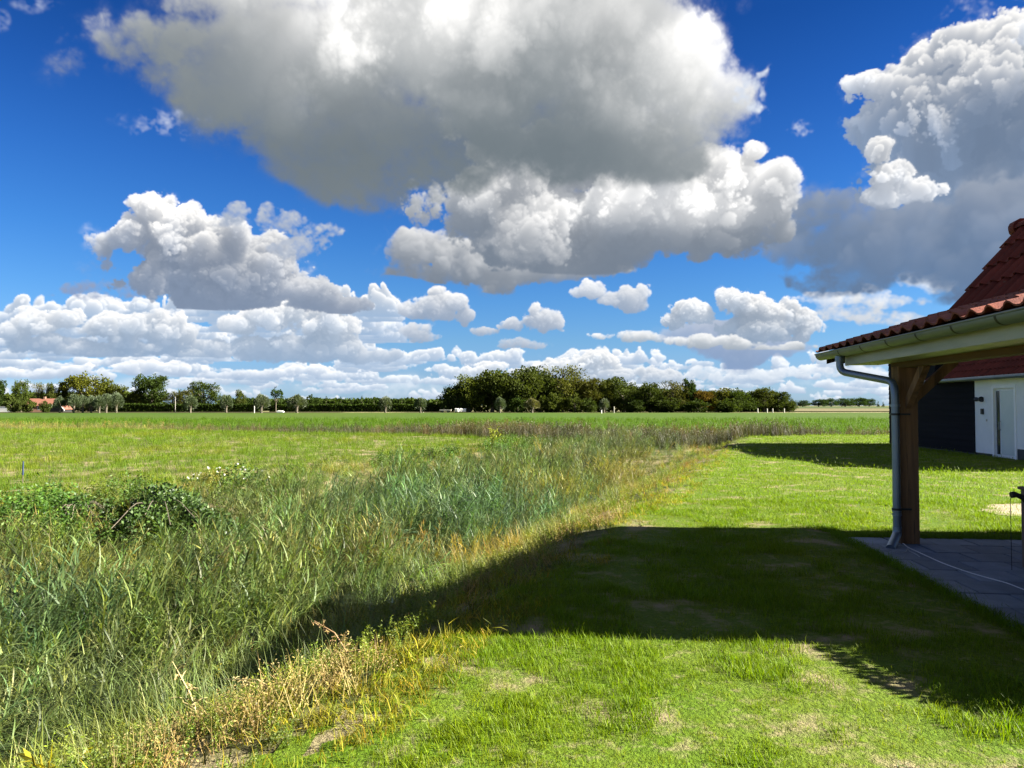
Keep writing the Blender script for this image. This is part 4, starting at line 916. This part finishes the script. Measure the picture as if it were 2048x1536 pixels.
m_straw = pmat('bleached stalk', (.42, .35, .16), (.34, .26, .11), 20, .8, .2)
m_rust = pmat('rusty stalk', (.24, .15, .07), (.18, .11, .055), 20, .8, .2)
dry_stalk('dead_weed_stalk', 425, 1430, 352, 1318, -.55, 'pale straw-yellow dead stalk leaning left over the bank weeds', m_straw, 12)
dry_stalk('dead_weed_stalk', 590, 1372, 455, 1352, -.3, 'orange-yellow dead stalk lying flat beside the pale leaning one', m_straw, 10)
dry_stalk('dead_weed_stalk', 715, 1325, 632, 1238, -.2, 'rusty brown dead stalk leaning left at the edge of the lawn', m_rust, 8)
m_blue = pmat('faded blue plastic', (.008, .02, .05), (.01, .022, .06), 9, .5, .1)
D = 2.3*1480/(1010-811); bs = empty('marker_stake', (gx(48, D), D, -.7), 0, 'thin blue-topped marker stake standing in the weeds at the far left', 'stake')
obj('pole', MB().tube([(0, 0, -.1), (.01, 0, .75)], .010, 8).mesh('pole', m_bark), bs); obj('sleeve', MB().tube([(.008, 0, .70), (.012, 0, 1.02)], [.020, .014], 8).mesh('sleeve', m_blue), bs)
print('plants', round(time.time()-T0, 1))
# ------------------------------------------------------------------ garden house: its own frame, s across, u along the eave
BA = math.atan2(.1034, .9946)
def frame(o, x0): o.location = (x0, 0, 0); o.rotation_euler.z = -BA; return o
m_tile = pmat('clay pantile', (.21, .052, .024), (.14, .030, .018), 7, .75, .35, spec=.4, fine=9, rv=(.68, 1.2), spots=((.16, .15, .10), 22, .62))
m_tile_shade = pmat('shaded clay pantile', (.125, .022, .014), (.085, .015, .010), 7, .75, .35, spec=.15, fine=9, rv=(.7, 1.2), spots=((.10, .085, .06), 22, .64))  # same clay as the eave tiles, with the steep slope's shade put into the colour
m_oak = pmat('oiled oak', (.25, .135, .062), (.10, .052, .024), 9, .8, .6, stretch=(1, 1, .05), fine=8, spots=((.035, .022, .014), 14, .60))
m_oakb = pmat('oiled oak beam', (.13, .068, .022), (.075, .038, .014), 5, .75, .4, stretch=(1, .07, 1), fine=8)
m_cream = pmat('cream fascia paint', (.36, .37, .27), (.22, .24, .15), 2.5, .45, .08, stretch=(1, .35, 3), lo=.4, hi=.75)
m_zinc = pmat('zinc', (.20, .23, .235), (.14, .165, .17), 3, .5, .12, metal=.75, stretch=(1, .4, 1), fine=4)
m_zincp = pmat('zinc pipe', (.20, .25, .31), (.15, .19, .24), 4, .40, .08, metal=.6, stretch=(1, 1, .2), fine=4)
m_under = pmat('dark roof boards', (.045, .030, .020), (.03, .02, .014), 6, .8, .2, stretch=(1, .1, 1))
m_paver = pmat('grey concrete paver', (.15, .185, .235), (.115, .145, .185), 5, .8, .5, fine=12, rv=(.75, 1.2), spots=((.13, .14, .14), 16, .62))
m_joint = pmat('paver bedding sand', (.018, .017, .015), (.012, .012, .010), 12, .95, .3)
gh = frame(empty('garden_house', label='timber garden house with red pantiles, zinc gutter and an open oak post corner', cat='garden house'), HOUSE0)
def part(name, mb, m, parent=gh, smooth=False, bevel=0, **kw):
    o = obj(name, mb.mesh(name, m, smooth, bevel) if isinstance(mb, MB) else mb, parent, **kw); return o
# roof lines (s, z): eave, kink, ridge, far eave
EV, KK, RG, FE = (.03, 2.30), (1.67, 2.79), (2.54, 3.90), (3.42, 2.79)
RW = (4.1, 2.36)
U0, U1, US0 = 5.05, 9.86, 6.15           # near end, far end, near end of the steep part
def slab(a, b, th, u0, u1, name, m, parent=gh):
    dx, dz = b[0]-a[0], b[1]-a[1]; L = math.hypot(dx, dz); n = (dz/L*th, -dx/L*th)
    return part(name, MB().prism([a, b, (b[0]+n[0], b[1]+n[1]), (a[0]+n[0], a[1]+n[1])], 'y', u0, u1), m, parent)
slab(EV, KK, .06, U0, U1, 'roof_panel', m_under); slab((KK[0]+.004, KK[1]+.004), RG, .06, US0, U1, 'roof_panel', m_under)
slab((RG[0]+.002, RG[1]), FE, .05, US0, U1, 'roof_panel', m_tile_shade); slab((FE[0]+.003, FE[1]), RW, .05, U0, U1, 'roof_panel', m_tile_shade)
slab((KK[0]+.006, KK[1]-.01), (FE[0]-.01, KK[1]-.01), .05, U0, US0-.002, 'roof_panel', m_tile_shade)
# pantiles: an S profile, thick at the lower edge
TW, TL, TH_ = .25, .36, .016
def pantile():
    pr = [(0, .004), (.035, .030), (.075, .046), (.115, .032), (.145, .008), (.185, -.004), (.225, -.002), (.262, .010)]
    vs, fs = [], []; n = len(pr)
    for j, (v, lift) in enumerate(((0, .030), (TL*1.1, .0))):
        for (a, z) in pr: vs.append((v, a, z+lift))
        for (a, z) in pr: vs.append((v, a, z+lift-TH_))
    for k in range(n-1):
        fs += [(k, k+1, 2*n+k+1, 2*n+k), (n+k, 3*n+k, 3*n+k+1, n+k+1), (k, n+k, n+k+1, k+1), (2*n+k, 2*n+k+1, 3*n+k+1, 3*n+k)]
    fs += [(0, 2*n, 3*n, n), (n-1, 2*n-1, 4*n-1, 3*n-1)]
    b = MB(); b.add(vs, fs); return b
tile_me = pantile().mesh('roof_tile', m_tile, True)
def tiles(a, b, u0, u1, start, rows, parent=gh, me=tile_me, lift=.012, jit=.003, pitch=None):
    dx, dz = b[0]-a[0], b[1]-a[1]; L = math.hypot(dx, dz); an = math.atan2(dz, dx); ex, ez = dx/L, dz/L
    n = int(round((u1-u0)/TW)); tw = (u1-u0)/n; st = pitch or (L-start)/rows
    for j in range(rows):
        for k in range(n):
            q = start+j*st; o = obj('roof_tile', me, parent, (a[0]+ex*q-ez*lift, u0+k*tw, a[1]+ez*q+ex*lift+Nn(0, jit)), (0, -an, Nn(0, .006)))
            o.scale = (st/TL, tw/TW, 1)
tiles(EV, KK, U0-.03, U1+.03, -.06, 5)
steep_me = tile_me.copy(); steep_me.materials[0] = m_tile_shade
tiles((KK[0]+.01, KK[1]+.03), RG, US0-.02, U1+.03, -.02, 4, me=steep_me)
rt = MB(); rp = [(math.cos(a)*.105, math.sin(a)*.085) for a in [math.pi*k/8 for k in range(9)]]; ri = [(math.cos(a)*.088, math.sin(a)*.068) for a in [math.pi*(8-k)/8 for k in range(9)]]
rt.prism(rp+ri, 'y', 0, .38); ridge_me = rt.mesh('ridge_tile', m_tile_shade, True)
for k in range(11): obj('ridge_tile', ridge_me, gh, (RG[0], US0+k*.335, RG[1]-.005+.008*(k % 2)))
part('ridge_end', MB().tube([(RG[0], U1-.02, RG[1]+.015), (RG[0], U1+.12, RG[1]+.02), (RG[0], U1+.2, RG[1]-.02)], [.115, .105, .05], 12), m_tile_shade, smooth=True)
# verge boards, gables
for u in (US0, U1-.04):
    part('gable', MB().prism([(KK[0]+.05, KK[1]-.06), (RG[0], RG[1]-.08), (FE[0]-.05, KK[1]-.06)], 'y', u+.005, u+.03), m_under)
part('verge_board', MB().prism([(EV[0]+.05, EV[1]-.075), (KK[0], KK[1]-.07), (KK[0], KK[1]-.20), (EV[0]+.05, EV[1]-.15)], 'y', U1-.035, U1-.003), m_under)
# fascia, gutter with brackets
part('fascia', MB().box((.13, U0, 2.095), (.155, 9.3, 2.275)), m_cream, bevel=.004)
part('soffit', MB().box((.157, U0+.01, 2.10), (.52, 9.28, 2.118)), m_cream)
gut = MB(); n = 14; ro, ri_ = .075, .070; prf = [(math.cos(math.pi+math.pi*k/n)*ro, math.sin(math.pi+math.pi*k/n)*ro) for k in range(n+1)]+[(math.cos(-math.pi*k/n)*ri_, math.sin(-math.pi*k/n)*ri_) for k in range(n+1)]
gz = 2.275; gut.prism([(a+.035, b+gz) for a, b in prf], 'y', U0-.05, 9.94)
gut.tube([(-.042, U0-.05, gz+.004), (-.042, 9.94, gz+.004)], .010, 8)
for u in (U0-.05, 9.936): gut.prism([(math.cos(math.pi+math.pi*k/n)*.073+.035, math.sin(math.pi+math.pi*k/n)*.073+gz) for k in range(n+1)], 'y', u, u+.004)
gutter = part('gutter', gut, m_zinc, smooth=True)
for u in (9.03, 8.29, 7.58, 6.88, 6.20, 5.52):
    q = MB(); pr = [(math.cos(math.pi+math.pi*k/n)*.0775+.035, math.sin(math.pi+math.pi*k/n)*.0775+gz) for k in range(n+1)]
    q.prism(pr+[(math.cos(-math.pi*k/n)*.0755+.035, math.sin(-math.pi*k/n)*.0755+gz) for k in range(n+1)], 'y', u, u+.028)
    q.box((.105, u, gz-.02), (.128, u+.028, gz+.03)); part('gutter_bracket', q, m_black, gutter)
# drain pipe in the local frame
def loc(x, y): x -= HOUSE0; return (x*.9946-y*.1034, x*.1034+y*.9946)
s1, u1 = .035, 9.2; s2, u2 = loc(4.385, 8.47)
path = fill([(s1, u1, 2.215), (s1, u1, 2.02), (s2, u2+.04, 1.875), (s2, u2, 1.72), (s2, u2, .20)], .13, 6)
pipe = part('drain_pipe', MB().tube(path, .043, 16), m_zincp, smooth=True)
s3, u3 = loc(4.20, 8.26)
part('pipe_shoe', MB().tube(fill([(s2, u2, .22), (s2, u2, .14), (s3, u3, .015)], .05, 5), .048, 16), m_zincp, pipe, True)
for z in (1.60, .40, .36): part('pipe_collar', MB().tube([(s2, u2, z-.014), (s2, u2, z+.014)], .051, 16), m_zincp, pipe, True)
part('pipe_collar', MB().tube([(s1, u1, 2.15), (s1, u1, 2.21)], .054, 16), m_zincp, pipe, True)
for z in (1.50, .42): part('pipe_clamp', MB().tube([(s2, u2, z-.012), (s2, u2, z+.012)], .0535, 16).box((s2+.04, u2-.008, z-.01), (s2+.16, u2+.008, z+.01)), m_black, pipe)
# posts, plate beam, braces, rafters
ps, pu = loc(4.572, 8.62)
def postm(s, u, h=2.055): return MB().box((s-.105, u-.105, .0), (s+.105, u+.105, h))
part('post', postm(ps, pu), m_oak, bevel=.008); part('post', postm(ps, 5.45), m_oak, bevel=.008)
beam = part('plate_beam', MB().box((ps-.10, 5.2, 2.035), (ps+.06, pu+.13, 2.235)), m_oakb, bevel=.006)
def brace(p0, p1, half, name='brace'):
    p0, p1 = Vector(p0), Vector(p1); d = (p1-p0).normalized(); side = d.cross(Vector((0, 0, 1))).normalized()*half; up = side.cross(d).normalized()*.05
    b = MB(); b.add([p0-side-up, p0+side-up, p0+side+up, p0-side+up, p1-side-up, p1+side-up, p1+side+up, p1-side+up], [(0,3,2,1),(4,5,6,7),(0,1,5,4),(1,2,6,5),(2,3,7,6),(3,0,4,7)]); return part(name, b, m_oak)
brace((ps, pu-.08, 1.60), (ps, pu-.56, 2.06), .035); brace((ps+.08, pu, 1.66), (ps+.56, pu, 2.12), .03)
for k in range(8):
    u = 5.3+k*.62; part('rafter', MB().prism([(.16, 2.12), (1.60, 2.60), (1.60, 2.71), (.16, 2.27)], 'y', u, u+.06), m_under)
m_board = pmat('dark stained boards', (.020, .018, .017), (.034, .03, .028), 6, .7, .3, stretch=(1, .08, 1))
for j in range(12):
    part('wall_board', MB().prism([(3.92, j*.198), (3.95, j*.198), (3.94, j*.198+.206), (3.92, j*.198+.206)], 'y', U0+.1, U1-.1), m_board)
part('wall', MB().box((3.80, U0+.1, 0), (3.915, U1-.1, 2.38)), m_under)
part('wall', MB().box((2.3, U0+.12, 0), (3.795, U0+.22, 2.60)), m_under)

# ------------------------------------------------------------------ terrace of square pavers
pt = frame(empty('terrace', label='x'), HOUSE0); del pt['label']; tag(pt, kind='structure')
part('bedding', MB().box((.0, 5.2, -.10), (4.4, 9.06, -.012)), m_joint, pt); part('bedding', MB().box((2.35, 9.062, -.10), (4.4, 9.75, -.013)), m_joint, pt)
PV = .45; pav = MB().box((.009, .009, -.05), (PV-.009, PV-.009, .016)).mesh('paver', m_paver, bevel=.004)
half = MB().box((.009, .009, -.05), (PV/2-.009, PV-.009, .016)).mesh('paver', m_paver, bevel=.004)
for j in range(8):
    u = 9.05-PV*(j+1); off = PV/2 if j % 2 else 0
    if off: obj('paver', half, pt, (0, u, Nn(0, .003)))
    for k in range(9): obj('paver', pav, pt, (off+k*PV, u, Nn(0, .0015)), (Nn(0, .002), Nn(0, .002), 0))
for k in range(4): obj('paver', pav, pt, (2.38+k*PV, 9.075, Nn(0, .001)))
# white cable across the terrace, grey loop at the pipe
m_cord = pmat('white cable', (.62, .62, .62), (.55, .55, .55), 5, .5, 0)
m_greyc = pmat('grey cable', (.22, .24, .26), (.18, .2, .22), 5, .5, 0)
def gp(px, py, z=.022): D = (1.6-z)*1480/(py-811); return (gx(px, D), D, z)
tag(obj('cable', MB().tube(bez([gp(1790, 1079), gp(1803, 1086), gp(1812, 1093), gp(1840, 1106), gp(1880, 1124), gp(1925, 1140), gp(1965, 1152), gp(2005, 1163), gp(2060, 1182), gp(2130, 1190)], 6), .0045, 7).mesh('cable', m_cord, True)), 'thin white cable snaking from the oak post over the grey pavers', 'cable')
tag(obj('cable', MB().tube(bez([gp(1776, 1101), gp(1790, 1103), gp(1806, 1102), gp(1811, 1094), gp(1814, 1100), gp(1826, 1106), gp(1835, 1112)], 6), .005, 7).mesh('cable', m_greyc, True)), 'short grey cable looped at the foot of the drain pipe', 'cable')
# sand patch
m_sand = ground_mat('pale sand', ((.34, .28, .20), (.28, .23, .16), (.36, .30, .22)), .5, 30, .8)
xs2 = np.arange(5.6, 11, .06); ys2 = np.arange(10.2, 12.6, .06)
X_, Y_ = np.meshgrid(xs2, ys2); msk = lambda x, y: (sand_patch(x, y) > .35)
sp = sheet('sand_patch', xs2, ys2, m_sand, .012, keep=msk)
# added bush, unseen beyond the right edge, shaped to shadow the near lawn
tb_ = empty('shadow_bush', (4.36, 4.60, 0), 0, 'unseen bush added beside the near corner of the terrace to shadow the lawn', 'bush')
k = 9000; d = nr.standard_normal((k, 3)); d /= (np.abs(d)**2.6).sum(1)[:, None]**(1/2.6); P = np.array([0, 0, .50])+d*[.80, 1.0, .60]*(U(.8, 1, k)**.4)[:, None]
V, F, A = leaves(P, d+nr.standard_normal((k, 3))*.7, .05*U(.7, 1.3, k), U(0, 1, k), .6); a = obj('foliage', mesh_np('foliage', V, F, [m_bram], fattr=A), tb_); a.color = (1, 1.2, 1, 1)
cv, cf = [], []
for i_ in range(11):
    for j_ in range(20):
        th_, ph_ = math.pi*i_/10, 6.2832*j_/20; q = np.array([math.sin(th_)*math.cos(ph_), math.sin(th_)*math.sin(ph_), math.cos(th_)]); q /= (np.abs(q)**2.6).sum()**(1/2.6)
        cv.append(tuple(np.array([0, 0, .46])+q*[.76, .94, .52]))
cf = [(i_*20+j_, i_*20+(j_+1) % 20, (i_+1)*20+(j_+1) % 20, (i_+1)*20+j_) for i_ in range(10) for j_ in range(20)]
part('branches', MB().add(cv, cf), m_bark, tb_)  # solid core that makes the added bush's shadow unbroken
# hand pump on a wooden post
pp = frame(empty('hand_pump', label='black iron hand pump on a squared wooden post at the terrace side', cat='pump'), 0)
pp.location = (5.16, 7.17, .012); pp.rotation_euler.z = -BA
m_pw = pmat('weathered pinkish wood', (.15, .10, .08), (.11, .075, .06), 5, .8, .4, stretch=(1, 1, .08))
part('post', MB().box((-.155, -.15, 0), (.155, .15, .76)), m_pw, pp, bevel=.006); part('post_cap', MB().box((-.175, -.17, .76), (.175, .17, .79)), m_pw, pp, bevel=.005)
part('pump_body', MB().tube([(-.04, 0, .79), (-.04, 0, .80), (-.04, 0, .83), (-.04, 0, .86), (-.04, 0, .90), (-.04, 0, .905), (-.04, 0, .98), (-.04, 0, 1.12)], [.10, .10, .07, .12, .12, .085, .08, .07], 16), m_black, pp, True)
part('spout', MB().tube([(-.14, -.02, .60), (-.18, -.03, .66), (-.23, -.03, .70), (-.29, -.04, .725), (-.31, -.04, .73), (-.345, -.04, .725)], [.045, .04, .028, .022, .030, .030], 12), m_black, pp, True)
part('hanging_cord', MB().tube([(-.34, -.04, .72), (-.352, -.04, .68), (-.35, -.04, .0)], .003, 6), m_black, pp)

# ------------------------------------------------------------------ white house with black boarding behind
m_plaster = pmat('white plaster', (.80, .80, .78), (.74, .74, .72), 2, .8, .1)
m_plinth = pmat('dark plinth', (.035, .037, .042), (.05, .052, .056), 4, .8, .2)
m_frame = pmat('white door frame', (.82, .82, .82), (.78, .78, .78), 3, .4, 0)
m_dglass = pmat('frosted door panel', (.62, .68, .66), (.56, .63, .62), 1.5, .25, 0)
X2 = 12.6
wh = frame(empty('white_house', label='white plastered house with black boarded end and red tiled roof behind the garden house', cat='house'), X2)
W0, W1, B1, D0, D1 = 18.3, 24.3, 31.2, 21.95, 23.25   # near corner, start of boarding, end of boarding, door
part('wall', MB().box((0, W0, .32), (.3, D0, 2.55)), m_plaster, wh); part('wall', MB().box((0, D1, .08), (.3, W1, 2.55)), m_plaster, wh)
part('wall', MB().box((.001, D0, 2.22), (.3, D1, 2.55)), m_plaster, wh); part('wall', MB().box((.002, W0-.3, -.1), (8, W0, 2.55)), m_plaster, wh)
part('plinth', MB().box((.012, W0, -.2), (.3, D0, .318)), m_plinth, wh); part('plinth', MB().box((.012, D1, -.2), (.3, W1, .078)), m_plinth, wh)
dr = part('door', MB().box((.06, D0+.08, -.08), (.12, D1-.08, 2.14)), m_frame, wh)
fr = MB()
fr.box((-.02, D0, -.12), (.10, D0+.09, 2.22)); fr.box((-.02, D1-.09, -.12), (.10, D1, 2.22)); fr.box((-.021, D0+.09, 2.13), (.10, D1-.09, 2.22)); fr.box((-.03, D0+.0, -.16), (.10, D1, -.121))
part('door_frame', fr, m_frame, wh)
part('door_panel', MB().box((.045, D0+.2, .1), (.058, D1-.38, 2.05)), m_dglass, dr); part('door_panel', MB().box((.045, D1-.3, .1), (.057, D1-.14, 2.05)), m_glass, dr)
part('handle', MB().tube([(.03, D1-.37, .85), (.0, D1-.37, .86), (.0, D1-.37, 1.1), (.03, D1-.37, 1.12)], .018, 8), m_zinc, dr)
part('wall_lamp', MB().tube([(-.07, W1-.22, 1.80), (-.07, W1-.28, 1.80), (-.07, W1-.40, 1.80), (-.07, W1-.50, 1.80), (-.07, W1-.55, 1.80)], [.075, .065, .03, .08, .09], 10).box((-.07, W1-.52, 1.76), (0, W1-.45, 1.86)), m_black, wh)
part('key_box', MB().box((-.06, W1-.56, 1.32), (0, W1-.44, 1.50)), m_black, wh, bevel=.01); part('bell_push', MB().box((-.02, W1-.74, 1.10), (0, W1-.70, 1.17)), m_steel, wh)
m_bb = pmat('black boarding', (.006, .0065, .010), (.010, .011, .015), 5, .8, .25, stretch=(1, .06, 1), spec=.08)
for j in range(17):
    z0 = .05+j*.2; u1_ = B1; u0_ = W1 if z0 < 2.3 else 27.0
    part('weatherboard', MB().prism([(-.035, z0), (.0, z0), (.0, z0+.205), (-.012, z0+.205)], 'y', u0_+.003, u1_), m_bb, wh)
part('wall', MB().box((.003, W1+.002, -.1), (.3, 26.99, 2.56)), m_bb, wh); part('wall', MB().box((.003, 27.0, -.1), (.3, B1, 3.5)), m_bb, wh)
part('plinth', MB().box((-.02, W1, -.2), (.002, B1, .048)), m_plinth, wh)
E2 = (-.32, 2.50); R2 = (3.6, 6.0)
def hipslab():
    b = MB(); t = .08; a0, a1 = W0-.4, 27.0; rr = 22.6
    vs = [(E2[0], a0, E2[1]), (E2[0], a1, E2[1]), (R2[0], a1, R2[1]), (R2[0], rr, R2[1]), (7.5, a0, E2[1]), (7.5, a1, E2[1])]
    b.add(vs+[(x, y, z-t) for x, y, z in vs], [(0, 3, 2, 1), (0, 4, 3), (2, 3, 4, 5), (6, 7, 8, 9), (6, 9, 10), (8, 11, 10, 9), (0, 1, 7, 6), (0, 6, 10, 4), (1, 2, 8, 7), (2, 5, 11, 8), (4, 10, 11, 5)]); return b
rf = part('roof', hipslab(), m_tile_shade, wh)
b3 = MB(); b3.prism([(-.3, 3.45), (3.6, 6.05), (7.5, 3.45), (7.4, 3.38), (3.6, 5.95), (-.2, 3.38)], 'y', 27.003, B1+.2); part('barn_roof', b3, m_black, wh)
part('gable', MB().prism([(.0, 2.5), (7.3, 2.5), (7.3, 3.4), (3.6, 5.9), (0, 3.4)], 'y', B1-.2, B1-.02), m_bb, wh)
part('back_wall', MB().box((7.0, W0, -.1), (7.2, B1, 3.3)), m_plaster, wh)
# eave gutter and the lowest rows of tiles one by one, the rest of the slope as one mass
part('gutter', MB().tube([(E2[0]-.07, W0-.4, E2[1]-.05), (E2[0]-.07, 27.0, E2[1]-.05)], .065, 10), m_zinc, wh, True)
part('soffit', MB().box((E2[0]+.0, W0-.3, 2.40), (0.0, 26.98, 2.43)), m_frame, wh)
dx, dz = R2[0]-E2[0], R2[1]-E2[1]; L2 = math.hypot(dx, dz); an2 = math.atan2(dz, dx)
far_me = tile_me.copy(); far_me.materials[0] = m_tile_shade
rows_far = int(L2/.34); nfar = int((27.0-19.0)/TW)
def tpos(j, k): q = -.04+j*.34; return (E2[0]+dx/L2*q-dz/L2*.015, 27.0-(k+1)*TW, E2[1]+dz/L2*q+dx/L2*.015)
for j in range(9):
    for k in range(nfar): obj('roof_tile', far_me, wh, tpos(j, k), (0, -an2, 0)) if (j+1)*nfar <= 296 else None
jmax = 296//nfar
mv = np.array([v.co[:] for v in far_me.vertices]); mf = [tuple(p.vertices) for p in far_me.polygons]; rest = MB(); ca, sa = math.cos(an2), math.sin(an2)
mvr = np.stack([mv[:, 0]*ca-mv[:, 2]*sa, mv[:, 1], mv[:, 0]*sa+mv[:, 2]*ca], 1)
VV, FF, kk = [], [], 0; quads = np.array([f for f in mf if len(f) == 4])
for j in range(jmax, rows_far):
    for k in range(nfar):
        p_ = tpos(j, k)
        if p_[1] < W0+(j*.34/L2)*4.3+.2: continue
        VV.append(mvr+p_); FF.append(quads+kk); kk += len(mv)
o = obj('roof_tiles', mesh_np('roof_tiles', np.concatenate(VV), np.concatenate(FF), [m_tile_shade]), wh); o['kind'] = 'stuff'
print('built', round(time.time()-T0, 1))
